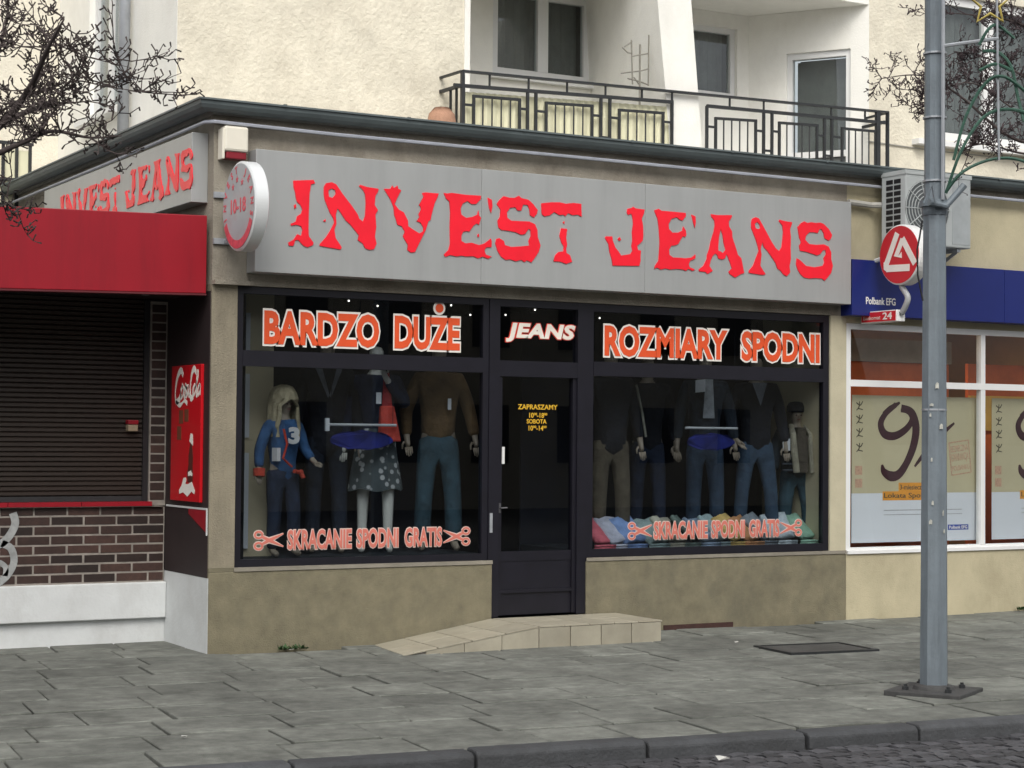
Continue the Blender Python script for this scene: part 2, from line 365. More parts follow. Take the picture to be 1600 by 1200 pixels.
# windows
def window(name, x0, x1, z0, z1, bars_v, bars_h, fw, y, parent, mat, pane, dep=.06, proud=0.):
    wn = obj(name, B((x0, y, z0), (x0+fw, y+dep, z1)), mat, parent)
    obj('frame', B((x1-fw, y, z0), (x1, y+dep, z1)), mat, wn)
    obj('frame', B((x0+fw, y+.001, z1-fw), (x1-fw, y+dep, z1)), mat, wn); obj('frame', B((x0+fw, y+.001, z0), (x1-fw, y+dep, z0+fw)), mat, wn)
    xs = [x0+fw/2]+list(bars_v)+[x1-fw/2]; zs = [z0+fw/2]+[b[0] for b in bars_h]+[z1-fw/2]; hw = [fw]+[b[1] for b in bars_h]+[fw]
    for b in bars_v: obj('mullion', B((b-fw/2, y-.003, z0+fw), (b+fw/2, y+dep, z1-fw)), mat, wn)
    for b, t_ in bars_h: obj('transom_bar', B((x0+fw, y-.006, b-t_/2), (x1-fw, y+dep, b+t_/2)), mat, wn)
    for i in range(len(xs)-1):
        for j in range(len(zs)-1):
            obj('pane', B((xs[i]+fw/2-.01, y+.025, zs[j]+hw[j]/2-.01), (xs[i+1]-fw/2+.01, y+.031, zs[j+1]+hw[j+1]/2*-1+.01)), pane, wn)
    return wn
wl = window('display_window', .205, 2.40, ZS+.002, ZL-.002, [], [(2.225, .12)], .055, .02, shop, frame_m, pane_m)
wr = window('display_window', 3.345, 5.943, ZS+.002, ZL-.002, [], [(2.225, .12)], .065, .02, shop, frame_m, pane_m)
# door with its own frame
dr = obj('door', B((2.50, .045, .62), (3.25, .09, .70)), frame_m, shop)
obj('jamb', B((2.402, .012, .17), (2.50, .1, ZL-.003)), frame_m, dr); obj('jamb', B((3.25, .012, .17), (3.343, .1, ZL-.003)), frame_m, dr)
obj('head_bar', B((2.5, .014, 2.14), (3.25, .1, 2.27)), frame_m, dr); obj('head_bar', B((2.5, .014, ZL-.06), (3.25, .1, ZL-.003)), frame_m, dr)
obj('kick_panel', B((2.5, .05, .18), (3.25, .085, .62)), frame_m, dr); obj('panel_rail', B((2.53, .035, .36), (3.22, .05, .385)), frame_m, dr)
obj('stile', B((2.5, .03, .18), (2.535, .088, 2.14)), frame_m, dr); obj('stile', B((3.215, .03, .18), (3.25, .088, 2.14)), frame_m, dr)
obj('pane', B((2.53, .06, .69), (3.22, .066, 2.15)), pane_m, dr); obj('transom_pane', B((2.49, .05, 2.26), (3.26, .056, ZL-.05)), pane_m, dr)
obj('handle', MB().tube([(2.517, .03, 1.06), (2.517, .0, 1.06), (2.57, -.004, 1.062)], .007, 6).box((2.508, .024, 1.02), (2.527, .031, 1.10)), M('handle_dull', (.12, .12, .13), .45, metal=.5), dr)
obj('push_plate', B((2.545, .054, 1.42), (2.575, .06, 1.56)), white_pl, dr)
obj('push_plate', B((2.40+.015, .006, .86), (2.44, .012, 1.02)), zinc_m, dr)
# lettering on the glass
def outlined(s, box, y, win, mat_in, mat_out, off=.04, out=.088, shear=0., space=1.0, name='lettering'):
    mi, r = fit_text(s, box, facade(y-.004), off, .0012, shear, space)
    mo, _ = fit_text(s, box, facade(y-.001), out, .001, shear, space, ref=r)
    p = obj(name, mi, mat_in, win); q = obj(name+'_outline', mo, mat_out, win)
    return p, q
GY = .045
def fbox(px0, py0, px1, py1, y=GY):
    a = FP(px0, py1, y); b = FP(px1, py0, y); return [a.x, b.x, (a.z+FP(px1, py1, y).z)/2, (FP(px0, py0, y).z+b.z)/2]
a0, a1 = FP(412, 538, GY), FP(411, 484, GY); b0, b1 = FP(594, 539, GY), FP(594, 490, GY)
za, zb = (a0.z+.0), a1.z
outlined('BARDZO', [a0.x, FP(592, 520, GY).x, za, zb], GY-.003, wl, orange_l, white_l)
outlined('DUZE', [FP(616, 520, GY).x, FP(718, 520, GY).x, za, zb], GY-.003, wl, orange_l, white_l)
dc = FP(686, 484, GY)
obj('letter_dot', MB().lathe([(.036, -.0012), (.036, .0012)], (dc.x, GY-.0075, zb+.075), 'y', 20), orange_l, wl)
obj('letter_dot_outline', MB().lathe([(.055, -.001), (.055, .001)], (dc.x, GY-.0035, zb+.075), 'y', 20), white_l, wl)
outlined('ROZMIARY', [FP(944, 530, GY).x, FP(1136, 530, GY).x, za, zb], GY-.003, wr, orange_l, white_l)
outlined('SPODNI', [FP(1158, 535, GY).x, FP(1280, 535, GY).x, za, zb], GY-.003, wr, orange_l, white_l)
jb = [FP(790, 520, .05).x, FP(898, 520, .05).x, FP(845, 536, .05).z, FP(845, 506, .05).z]
outlined('JEANS', jb, .046, dr, M('decal_cream', (.82, .78, .70), .5), M('decal_red', (.6, .05, .03), .5), .045, .085, .18, 1.05)
def small_line(s, px0, px1, z0, z1, y, par):
    m, _ = fit_text(s, [FP(px0, 640, y).x, FP(px1, 640, y).x, z0, z1], facade(y-.001), .02, .0008); obj('lettering', m, yellow_l, par)
yd = .058; zq = lambda py: FP(840, py, yd).z
small_line('ZAPRASZAMY', 809, 871, zq(640), zq(632), yd, dr)
small_line('10  -18', 827, 850, zq(653), zq(645), yd, dr); small_line('00', 834, 839, zq(649), zq(645), yd, dr); small_line('00', 850, 855, zq(649), zq(645), yd, dr)
small_line('SOBOTA', 823, 854, zq(662), zq(655), yd, dr)
small_line('10  -14', 826, 849, zq(673), zq(665), yd, dr); small_line('00', 833, 838, zq(669), zq(665), yd, dr); small_line('00', 849, 854, zq(669), zq(665), yd, dr)
def scissors(cx, cz, s, flip, win):
    k = -1 if flip else 1
    def arcp(ox, oz, rr, n=12): return [(cx+k*(ox+rr*1.25*math.cos(2*math.pi*i/n))*s, cz+(oz+rr*math.sin(2*math.pi*i/n))*s) for i in range(n+1)]
    for wd, y, mt in ((.055, GY-.0045, pink_l), (.095, GY-.002, pale_l)):
        m = MB(); fn = facade(y)
        m.ribbon(arcp(-.32, .17, .10), wd*s*1.1, fn); m.ribbon(arcp(-.32, -.17, .10), wd*s*1.1, lambda u, v, d, fn=fn: fn(u, v, d+.0001))
        m.ribbon([(cx-k*.22*s, cz+.12*s), (cx+k*.05*s, cz-.01*s), (cx+k*.5*s, cz-.2*s)], [wd*s*1.3, wd*s*1.9, wd*s*.5], lambda u, v, d, fn=fn: fn(u, v, d+.0002))
        m.ribbon([(cx-k*.22*s, cz-.12*s), (cx+k*.05*s, cz+.01*s), (cx+k*.5*s, cz+.2*s)], [wd*s*1.3, wd*s*1.9, wd*s*.5], lambda u, v, d, fn=fn: fn(u, v, d+.0003))
        obj('scissors_mark', m, mt, win)
def slogan(pl, pr, words, zc, win):
    for s, p0, p1 in words: outlined(s, [FP(p0, 840, GY).x, FP(p1, 840, GY).x, zc-.076, zc+.076], GY-.003, win, pink_l, pale_l, .03, .068)
    scissors(FP(pl, 840, GY).x, zc, .25, False, win); scissors(FP(pr, 840, GY).x, zc, .25, True, win)
zc1 = FP(570, 841, GY).z; zc2 = FP(1120, 827, GY).z
slogan(419, 714, (('SKRACANIE', 449, 549), ('SPODNI', 557, 622), ('GRATIS', 632, 690)), zc1, wl)
slogan(999, 1236, (('SKRACANIE', 1021, 1105), ('SPODNI', 1111, 1163), ('GRATIS', 1170, 1217)), zc2, wr)

# gutter along both roof edges, with the pale cable under it
def gutter_prof(r=.075, n=8):
    return [(-r*math.cos(math.pi*i/n), -r*math.sin(math.pi*i/n)*1.05) for i in range(n+1)]
def gutter_run(path, name):
    m = MB(); outer = gutter_prof(); inner = [(x*.88, z*.88) for x, z in reversed(outer)]; pr = [(outer[0][0]-.012, .0), (outer[0][0]-.012, .014)]+outer+inner
    n = len(pr); vs = []
    for p, nd in path:
        for x, z in pr: vs.append((p[0]+nd[0]*x, p[1]+nd[1]*x, p[2]+z))
    fs = []
    for i in range(len(path)-1):
        for j in range(n): a = i*n+j; b = i*n+(j+1) % n; fs.append((a, b, b+n, a+n))
    fs += [tuple(range(n)), tuple(range((len(path)-1)*n, len(path)*n))]
    return obj(name, m.add(vs, fs), gutter_m, shop)
gz = ZR+.005
gutter_run([((XE+4.2, -.10, gz+.01), (0, 1)), ((-.10, -.10, gz), (1, 1))], 'gutter')
gutter_run([((-.10, -.10, gz), (1, 1)), ((-.10, 7.0, gz-.01), (1, 0))], 'gutter')
for gx in [.5+k*1.05 for k in range(9)]:
    obj('gutter_bracket', B((gx-.012, -.192, gz-.0), (gx+.012, -.02, gz+.02)), gutter_m, shop)
obj('gutter_flashing', B((-.02, -.022, ZR-.14), (XE+4.1, -.002, ZR-.076)), lintel_m, shop)
cb = [(XE+4, -.075, 3.975), (5, -.08, 3.98), (3, -.075, 3.985), (1, -.08, 3.98), (-.03, -.085, 3.99), (-.085, -.03, 3.99), (-.075, 2, 3.98), (-.07, 6.9, 3.97)]
obj('roof_cable', MB().tube(cb, .014, 6), M('cable_pale', (.42, .44, .50), .5), shop)
obj('red_brick_footing', B((4.12, -.02, -.02), (4.85, -.0055, .038)), M('footing_red', (.05, .022, .018), .9, .3, 12, .004, 60), shop)

# entrance step with ramp
zt = .165; yf = -.72
pR = FP(1036, 970, yf).x; pM = FP(843, 985, yf).x; pL = GP(645, 1027).x
st = thing('entrance_step', 'low cream tiled entrance step with a ramp at one end before the shop door', 'step', ((pL+pR)/2, -.35, 0))
xl = GP(607, 1013).x
obj('core', MB().hexa([(pM, yf+.02, -.02), (pR-.02, yf+.02, -.02), (pR-.02, -.006, -.02), (D0-.02, -.006, -.02)], [(pM, yf+.02, zt-.012), (pR-.02, yf+.02, zt-.012), (pR-.02, -.006, zt-.012), (D0-.02, -.006, zt-.012)]), mortar_m, st)
obj('ramp_core', MB().hexa([(pL+.06, yf+.02, -.03), (pM, yf+.02, -.03), (D0-.02, -.006, -.03), (xl+.06, -.006, -.03)], [(pL+.06, yf+.02, -.008), (pM, yf+.02, zt-.013), (D0-.02, -.006, zt-.013), (xl+.06, -.006, -.008)]), mortar_m, st)
def lerp(a, b, t): return tuple(a[i]+(b[i]-a[i])*t for i in range(3))
def quadtiles(A, Bq, Cq, Dq, nu, nv, thick, nm='tile', gap=.012):   # A-B along u, D-C opposite
    for i in range(nu):
        for j in range(nv):
            q = []
            for uu, vv in ((i, j), (i+1, j), (i+1, j+1), (i, j+1)):
                su = (uu+(gap if uu == i else -gap)*1.2)/nu; sv_ = (vv+(gap if vv == j else -gap)*1.2)/nv
                q.append(Vector(lerp(lerp(A, Bq, su), lerp(Dq, Cq, su), sv_)))
            n = (q[1]-q[0]).cross(q[3]-q[0]).normalized()*thick
            obj(nm, MB().hexa(q, [p+n for p in q]), tile_m, st, bevel=.002)
quadtiles((pM+.003, yf, zt-.012), (pR, yf, zt-.012), (pR, -.008, zt-.012), (D0, -.008, zt-.012), 5, 2, .012)
quadtiles((pL, yf, -.012), (pM-.003, yf, zt-.012), (D0-.006, -.008, zt-.012), (xl, -.008, -.012), 4, 2, .012)
quadtiles((pM, yf+.02, -.02), (pR-.012, yf+.02, -.02), (pR-.012, yf+.02, zt-.013), (pM, yf+.02, zt-.013), 4, 1, .014)
for k in range(3):
    x0 = pM-(k+1)*(pM-pL)/3.6; x1 = pM-k*(pM-pL)/3.6-.006; h = lambda x: (x-pL)/(pM-pL)*zt-.014
    obj('tile', MB().hexa([(x0, yf+.006, -.02), (x1, yf+.006, -.02), (x1, yf+.019, -.02), (x0, yf+.019, -.02)], [(x0, yf+.006, h(x0)), (x1, yf+.006, h(x1)), (x1, yf+.019, h(x1)), (x0, yf+.019, h(x0))]), tile_m, st)
obj('tile', B((pR-.0115, yf+.03, -.02), (pR, -.01, zt-.0125)), tile_m, st)

# ================================================================== SIGNS
E_ = (440, 260, 460/1600); F_ = (920, 300, 420/1600); G_ = (840, 220, 540/1600)
def pp(s): v = [float(q) for q in s.replace(';', ' ').replace(',', ' ').split()]; return list(zip(v[::2], v[1::2]))
LET = [
 (E_, ['62,78 172,74 180,92 158,98 150,150 146,240 144,340 146,380 172,415 168,428 140,440 118,432 88,400 72,402 62,432 38,432 34,415 62,400 84,368 104,378 112,345 104,325 82,318 50,322 48,312 76,300 82,272 104,258 112,235 100,210 82,192 76,170 72,140 64,115', '66,212 76,205 78,222 68,232']),
 (E_, ['228,112 240,92 270,86 295,98 330,150 380,215 412,262 420,285 440,300 452,270 456,200 452,150 440,128 420,108 425,100 460,112 525,122 522,138 508,160 504,210 522,238 508,262 512,330 505,380 514,420 500,450 478,454 452,445 440,420 412,400 418,375 395,345 370,315 345,292 318,250 302,228 292,265 296,310 285,345 292,390 325,440 318,452 285,446 205,432 208,420 240,385 265,345 285,305 278,280 262,255 246,215 232,180 228,150', '252,130 270,120 290,130 292,152 275,172 255,165', '224,297 238,286 236,302']),
 (E_, ['555,122 590,122 600,104 608,118 628,104 632,122 648,130 632,160 612,205 635,235 662,250 685,295 686,325 720,348 748,365 768,352 768,330 752,305 732,298 748,275 742,262 756,235 752,215 745,212 770,165 762,145 780,142 852,148 846,165 830,200 812,265 808,290 795,300 782,345 762,385 740,430 722,466 700,468 682,455 684,425 668,400 658,380 668,355 650,325 628,318 620,290 610,262 608,225 590,180 565,140']),
 (E_, ['880,145 900,148 920,144 1000,155 1082,160 1080,178 1055,205 1030,205 1008,188 982,202 970,230 975,262 1000,280 1035,275 1062,262 1068,240 1072,268 1082,280 1070,318 1058,310 1040,322 1018,355 1004,352 985,355 975,375 975,405 995,418 1030,415 1070,428 1100,420 1135,392 1140,408 1138,440 1110,440 1100,455 1108,480 1140,490 1120,502 1090,490 1065,500 1040,488 1000,490 975,485 950,490 915,482 888,492 880,480 905,455 914,420 912,330 915,250 910,190 892,175', '1062,372 1070,366 1072,382 1064,386', '1118,170 1140,182 1144,215 1136,255 1126,225']),
 (E_, ['1168,205 1180,185 1205,162 1235,170 1262,172 1288,160 1300,172 1340,182 1365,205 1390,238 1385,258 1368,278 1348,265 1345,235 1335,210 1310,208 1300,240 1280,240 1268,222 1240,225 1222,250 1225,280 1245,295 1300,298 1345,300 1375,315 1388,345 1390,385 1405,430 1395,465 1372,500 1355,522 1330,510 1318,520 1300,508 1270,516 1240,505 1215,508 1190,490 1172,460 1160,420 1165,395 1180,390 1205,405 1212,428 1245,438 1300,435 1345,430 1340,405 1352,380 1350,345 1340,340 1320,368 1300,372 1270,358 1230,350 1190,345 1176,330 1172,295 1185,275 1188,235']),
 (G_, ['15,290 60,285 100,285 130,292 160,288 200,292 202,352 185,342 160,345 140,335 125,350 118,342 100,345 75,330 55,345 30,350 18,340', '108,405 135,408 130,450 135,480 130,500 132,520 148,530 158,560 130,570 105,560 72,558 80,530 95,515 118,512 120,490 108,470 100,440', '115,378 122,372 122,386']),
 (F_, ['228,100 255,95 262,88 275,98 330,105 325,130 312,160 320,200 322,260 318,290 300,308 285,320 290,345 308,350 305,380 306,410 298,440 250,440 140,438 135,400 122,360 115,310 95,275 98,265 138,265 140,290 155,330 175,355 190,378 215,375 245,370 258,350 252,320 258,290 255,240 262,190 258,150 250,128 232,138 225,125', '170,280 182,268 190,285 178,292']),
 (F_, ['388,110 412,100 430,112 500,118 575,125 575,145 555,170 538,165 520,150 490,160 472,190 475,220 495,242 530,242 555,230 560,205 575,230 578,255 570,270 558,262 545,282 530,310 510,318 488,320 475,345 478,375 500,390 545,392 570,395 610,390 632,372 632,395 600,410 592,430 598,448 630,462 615,470 590,458 575,470 560,462 520,458 480,462 455,455 425,462 405,450 388,458 392,440 412,410 416,370 420,300 415,220 408,160 395,130', '608,135 632,145 634,185 628,215 618,175']),
 (F_, ['725,132 760,138 850,138 848,150 830,175 832,205 850,235 852,270 862,300 875,340 885,375 905,395 922,482 900,490 868,510 838,490 830,475 850,455 838,420 828,395 818,370 808,395 790,402 768,395 762,375 750,365 735,380 722,410 715,440 735,470 720,478 705,488 690,475 655,472 652,462 680,440 700,400 702,375 715,340 725,290 742,235 748,200 745,170 728,148', '782,220 795,260 800,300 812,345 795,365 785,355 768,350 768,320 772,270']),
 (F_, ['965,180 970,160 990,150 1010,158 1025,185 1050,230 1085,295 1110,335 1130,352 1145,330 1150,290 1155,240 1150,200 1130,175 1132,165 1170,175 1208,180 1205,195 1195,220 1200,270 1198,330 1200,400 1192,440 1196,480 1175,502 1155,490 1140,470 1120,455 1108,420 1085,385 1060,350 1040,330 1030,300 1020,340 1025,370 1022,400 1018,440 1050,490 1030,494 950,482 950,470 975,440 990,400 1010,350 1000,310 990,280 975,240 965,215', '985,190 1000,178 1015,195 1018,215 1005,222 990,215']),
 (F_, ['1240,210 1262,185 1280,175 1300,185 1320,180 1350,185 1375,182 1395,190 1425,220 1445,255 1440,275 1425,290 1400,275 1395,245 1380,220 1368,225 1360,245 1335,240 1310,240 1290,260 1285,285 1310,310 1350,315 1395,312 1425,325 1440,360 1440,400 1450,440 1440,480 1418,510 1400,528 1385,515 1350,512 1310,515 1280,510 1258,490 1240,460 1232,430 1235,395 1250,402 1270,420 1290,440 1340,448 1390,440 1400,420 1395,395 1410,370 1405,345 1390,348 1375,370 1355,378 1320,365 1285,355 1255,350 1250,320 1262,300 1250,270 1245,235']),
]
YS = -.17
c00 = FP(398, 427, YS); c11 = FP(1329, 318, YS); SX0, SX1 = c00.x, FP(1330, 400, YS).x; SZ0, SZ1 = FP(864, 450, YS).z, FP(864, 274, YS).z
LETUV = []
for (ox, oy, k), ps in LET:
    LETUV.append([[((FP(ox+x*k, oy+y*k, YS).x-SX0)/(SX1-SX0), (FP(ox+x*k, oy+y*k, YS).z-SZ0)/(SZ1-SZ0)) for x, y in pp(p)] for p in ps])
s1 = thing('shop_sign', 'long grey metal shop sign with ragged red letters across the shop front', 'sign', ((SX0+SX1)/2, -.08, SZ0))
XP = FP(752, 400, YS).x; XQ = FP(1008, 400, YS).x
for a, b in ((SX0, XP-.001), (XP+.001, XQ-.001), (XQ+.001, SX1)): obj('sign_panel', B((a, YS, SZ0), (b, -.001, SZ1)), sign_m, s1, bevel=.004)
for L in LETUV:
    obj('letter', remap(poly_mesh([[(SX0+u*(SX1-SX0), SZ0+v*(SZ1-SZ0)) for u, v in p] for p in L], .004), lambda x, y, z: (x, YS-.004-z, y)), red_letter, s1)
# side sign
sy0, sy1 = .12, 4.15; sz0, sz1 = 3.40, 3.93; sxf = -.13
s2 = thing('shop_sign', 'grey sign with ragged red letters on the side wall above the red kiosk', 'sign', (-.06, 2, sz0))
obj('sign_panel', B((sxf, sy0, sz0), (-.001, (sy0+sy1)/2-.001, sz1)), sign_m, s2, bevel=.004); obj('sign_panel', B((sxf, (sy0+sy1)/2+.001, sz0), (-.001, sy1, sz1)), sign_m, s2, bevel=.004)
q0, q1 = SP(303, 260, sxf).y, SP(97, 300, sxf).y
for L in LETUV:
    def side(u, v): t = (u-.06)/(.965-.06); return (q1+(q0-q1)*t, sz0+.03+(v-.1)*(sz1-sz0-.02)*1.12)
    obj('letter', remap(poly_mesh([[side(u, v) for u, v in p] for p in L], .004), lambda x, y, z: (sxf-.004-z, x, y)), red_letter, s2)
# round projecting sign at the corner
rx = .035; e0, e1 = SP(351, 320, rx), SP(396, 320, rx); rc_y = (e0.y+e1.y)/2; rr = (SP(376, 247, rx).z-SP(376, 397, rx).z)/2; rc_z = (SP(374, 247, rx).z+SP(374, 397, rx).z)/2
rc = Vector((rx, rc_y, rc_z)); rh = abs(e0.y-e1.y)/2
rr = (rr+rh)/2*1.03
s3 = thing('round_sign', 'round silver double-faced sign with red print projecting from the shop corner', 'sign', (rx+.06, rc_y, rc_z-rr))
obj('rim', MB().lathe([(rr-.012, .0), (rr, .008), (rr, .102), (rr-.012, .11)], rc, 'x', 96), M('rim_white', (.70, .72, .73), .35, .04, 3, metal=.2), s3, smooth=False)
obj('face', MB().lathe([(rr-.018, -.003), (rr-.018, .001)], rc, 'x', 96), M('face_grey', (.34, .37, .39), .4, .1, 3, stain=(.42, .16, .18), stain_amt=.35, stain_scale=(4, 4, 4)), s3)
rdm = M('print_red', (.58, .07, .10), .5, .25, 25)
def dface(u, v, d): return (rx-.0035-d, rc.y-u, rc.z+v)      # seen from outside: u to the viewer's right is -y
ring = MB()
for a0_, a1_ in ((205, 335),):
    ring.ribbon([((rr-.05)*math.cos(math.radians(a)), (rr-.05)*math.sin(math.radians(a))) for a in range(a0_, a1_+1, 5)], .06, dface)
obj('print_band', ring, rdm, s3)
for i, chh in enumerate('INVEST JEANS'):
    if chh == ' ': continue
    a = math.radians(198-i*19.5); m = text_mesh(chh, .03, .0008); bb = bounds(m); cx_ = (bb[0]+bb[1])/2
    def g(x, y, z, a=a, cx_=cx_):
        s = .075; u0, v0 = (x-cx_)*s, y*s; r_ = rr-.085
        return dface(r_*math.cos(a)+u0*math.sin(a)+v0*math.cos(a), r_*math.sin(a)-u0*math.cos(a)+v0*math.sin(a), z+.001)
    obj('letter', remap(m, g), rdm, s3)
m, _ = fit_text('10-18', [-.15, .15, -.05, .06], lambda u, v, d: dface(u, v, d+.001), .03, .0008); obj('lettering', m, rdm, s3)
for u, v in ((-.03, .20), (.07, .17), (-.11, .15)):
    obj('star_mark', remap(poly_mesh([[(u+(.03 if k % 2 == 0 else .012)*math.sin(k*math.pi/5), v+(.03 if k % 2 == 0 else .012)*math.cos(k*math.pi/5)) for k in range(10)]], .0008), lambda x, y, z: dface(x, y, z+.001)), rdm, s3)
for dz in (.13, -.22):
    obj('wall_plate', B((.0, -.022, rc.z+dz-.022), (rx+.1, -.0005, rc.z+dz+.022)), zinc_m, s3)
    obj('bracket', MB().tube([(rx+.06, rc.y+rr*.8, rc.z+dz), (rx+.06, -.001, rc.z+dz)], .016, 6).box((rx+.02, rc.y+rr*.9, rc.z+dz-.025), (rx+.1, rc.y+rr*.93, rc.z+dz+.025)), zinc_m, s3)
# alarm box
aL = FP(350, 222, -.11); aR = FP(389, 222, -.11); az0, az1 = FP(370, 246, -.11).z, FP(370, 197, -.11).z
t = thing('alarm_box', 'cream alarm siren box with dark red strobe below, under the roof gutter', 'alarm', (aL.x+.09, -.05, az0))
obj('housing', B((aL.x+.005, -.11, az0+.045), (aR.x, -.0, az1)), cream_pl, t, bevel=.018)
obj('strobe', B((aL.x+.025, -.095, az0-.01), (aR.x-.012, -.005, az0+.046)), M('strobe_red', (.22, .02, .03), .25, .1, 5), t, bevel=.008)
obj('side_lip', B((aL.x-.008, -.1, az0-.015), (aL.x+.012, -.002, az1-.02)), cream_pl, t, bevel=.005)

# ================================================================== KIOSK
KY = .97
kx0 = -7.0
kio = thing('kiosk_building', 'closed snack kiosk with red fascia, brown roller shutter and dark brick counter wall', 'kiosk', (-3, 1, 0))
zf0, zf1 = 2.695, 3.285
zsl = lambda x: .022*(x+.035)      # the fascia rises slightly towards the shop
def slope_box(y0, y1, z0, z1): return MB().hexa([(kx0, y0, z0+zsl(kx0)), (-.035, y0, z0), (-.035, y1, z0), (kx0, y1, z0+zsl(kx0))], [(kx0, y0, z1+zsl(kx0)), (-.035, y0, z1), (-.035, y1, z1), (kx0, y1, z1+zsl(kx0))])
fs_ = obj('fascia', slope_box(.03, .12, zf0+.008, zf1+.008), red_m, kio, bevel=.006)
obj('fascia_trim', slope_box(.026, .125, zf0-.006, zf0+.007), M('trim_dark_red', (.10, .01, .015), .5), fs_)
for lx in (-.42, -.86, -1.4): obj('soffit_lamp', MB().lathe([(.03, .0), (.03, .02)], (lx, .3, zf0-.005), 'z', 12), zinc_m, kio)
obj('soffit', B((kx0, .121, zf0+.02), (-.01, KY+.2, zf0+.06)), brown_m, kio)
obj('kiosk_roof', B((kx0, .121, zf1-.12), (-.14, 7.0, zf1-.05)), M('roof_felt_kiosk', (.05, .05, .05), .9), kio)
bw = obj('brick_wall', B((kx0, KY, .47), (-.012, KY+.25, 1.065)), mortar_m, kio)
def brick_mesh(L, H):
    b = bmesh.new(); bmesh.ops.create_cube(b, size=1)
    for v in b.verts: v.co = Vector((v.co.x*L, v.co.y*.03, v.co.z*H))
    bmesh.ops.bevel(b, geom=b.edges[:], offset=.003, segments=1, affect='EDGES'); m = bpy.data.meshes.new('brick'); b.to_mesh(m); b.free(); m.materials.append(brick_m); return m
BR = brick_mesh(.246, .0615); BH = brick_mesh(.116, .0615)
random.seed(3); zb0 = .478; ch = .0745
for r_ in range(8):
    z = zb0+ch*(r_+.5); x = -.014-(.0 if r_ % 2 else .125)
    if r_ % 2 == 0: piece('brick', BH, bw, (-.078, KY+.0115+random.uniform(-.002, .002), z))
    n = 0
    while x > -2.1:
        x -= .13
        if r_ % 2 == 0 and n == 0: x -= .005
        piece('brick', BR, bw, (x, KY+.0115+random.uniform(-.002, .002), z+random.uniform(-.001, .001)), (0, random.uniform(-.004, .004), 0)); x -= .131; n += 1
rail = obj('counter_cap', B((kx0, KY-.04, 1.068), (-.04, KY+.2, 1.072)), mortar_m, kio)
for k in range(5):
    x1 = -.13-k*.57; obj('cap_board', B((x1-.565, KY-.045, 1.073), (x1, KY+.05, 1.108)), red_m, rail)
pier = obj('brick_pier', B((-.145, KY+.0, 1.075), (-.008, KY+.25, zf0)), mortar_m, kio)
PB = brick_mesh(.116, .0615); z = 1.15
while z < zf0-.03: piece('brick', PB, pier, (-.077, KY+.0115+random.uniform(-.002, .002), z)); z += ch
sh = MB(); z = 1.115
while z < 2.70: sh.add([(kx0, KY+.06, z), (-.19, KY+.06, z), (-.19, KY+.045, z+.008), (kx0, KY+.045, z+.008), (-.19, KY+.045, z+.03), (kx0, KY+.045, z+.03), (-.19, KY+.06, z+.038), (kx0, KY+.06, z+.038)], [(0,1,2,3),(3,2,4,5),(5,4,6,7)]); z += .038
so = obj('shutter', sh.mesh(recalc=False), shutter_m, kio)
obj('shutter_bottom_rail', B((kx0, KY+.035, 1.110), (-.19, KY+.07, 1.15)), iron_m, so)
obj('shutter_guide', B((-.19, KY+.02, 1.11), (-.147, KY+.1, zf0+.01)), black_m, kio)
obj('base_upper', B((kx0, KY-.05, .19), (-.006, KY+.2, .472)), white_base, kio, bevel=.008)
obj('base_lower', B((kx0, KY-.005, -.08), (-.006, KY+.2, .188)), white_base, kio)
obj('red_corner_piece', MB().add([(-.012, .03, 1.07), (-.012, .42, 1.07), (-.012, .42, 1.03), (-.012, .03, .90), (-.006, .03, 1.07), (-.006, .42, 1.07), (-.006, .42, 1.03), (-.006, .03, .90)], [(0,1,2,3),(7,6,5,4),(0,4,5,1),(1,5,6,2),(2,6,7,3),(3,7,4,0)]), red_m, kio)
obj('counter_end', MB().box((-.014, .02, 1.071), (-.004, .93, 1.085)).box((-.014, .02, .88), (-.004, .032, 1.07)), white_base, kio)
gm = MB(); gk = M('graffiti_paint', (.30, .31, .31), .7, .25, 12)
for c_, w_ in (([(-1.22, 1.03), (-1.20, .95), (-1.24, .86), (-1.30, .80), (-1.36, .78)], .06), ([(-1.30, .80), (-1.23, .76), (-1.205, .66), (-1.25, .56), (-1.33, .49)], .055), ([(-1.42, .62), (-1.34, .66), (-1.27, .62), (-1.27, .55)], .04), ([(-1.5, .95), (-1.4, 1.0), (-1.33, .97)], .05)):
    pts = [(p.x, p.y) for p in catmull([Vector((a, b, 0)) for a, b in c_], 5)]; gm.ribbon(pts, w_, lambda u, v, d: (u, KY-.0065-d, v), .001)
obj('graffiti', gm, gk, kio)
# little siren on the shutter
p = FP(207, 668, KY)
t = thing('siren_box', 'small siren with red top mounted on the brown roller shutter', 'alarm', (p.x, KY, p.z))
obj('housing', B((p.x-.04, KY-.02, p.z-.03), (p.x+.04, KY+.05, p.z+.022)), M('siren_beige', (.30, .24, .16), .5), t, bevel=.006)
obj('red_cover', B((p.x-.043, KY-.024, p.z+.023), (p.x+.043, KY+.05, p.z+.06)), red_m, t, bevel=.008)
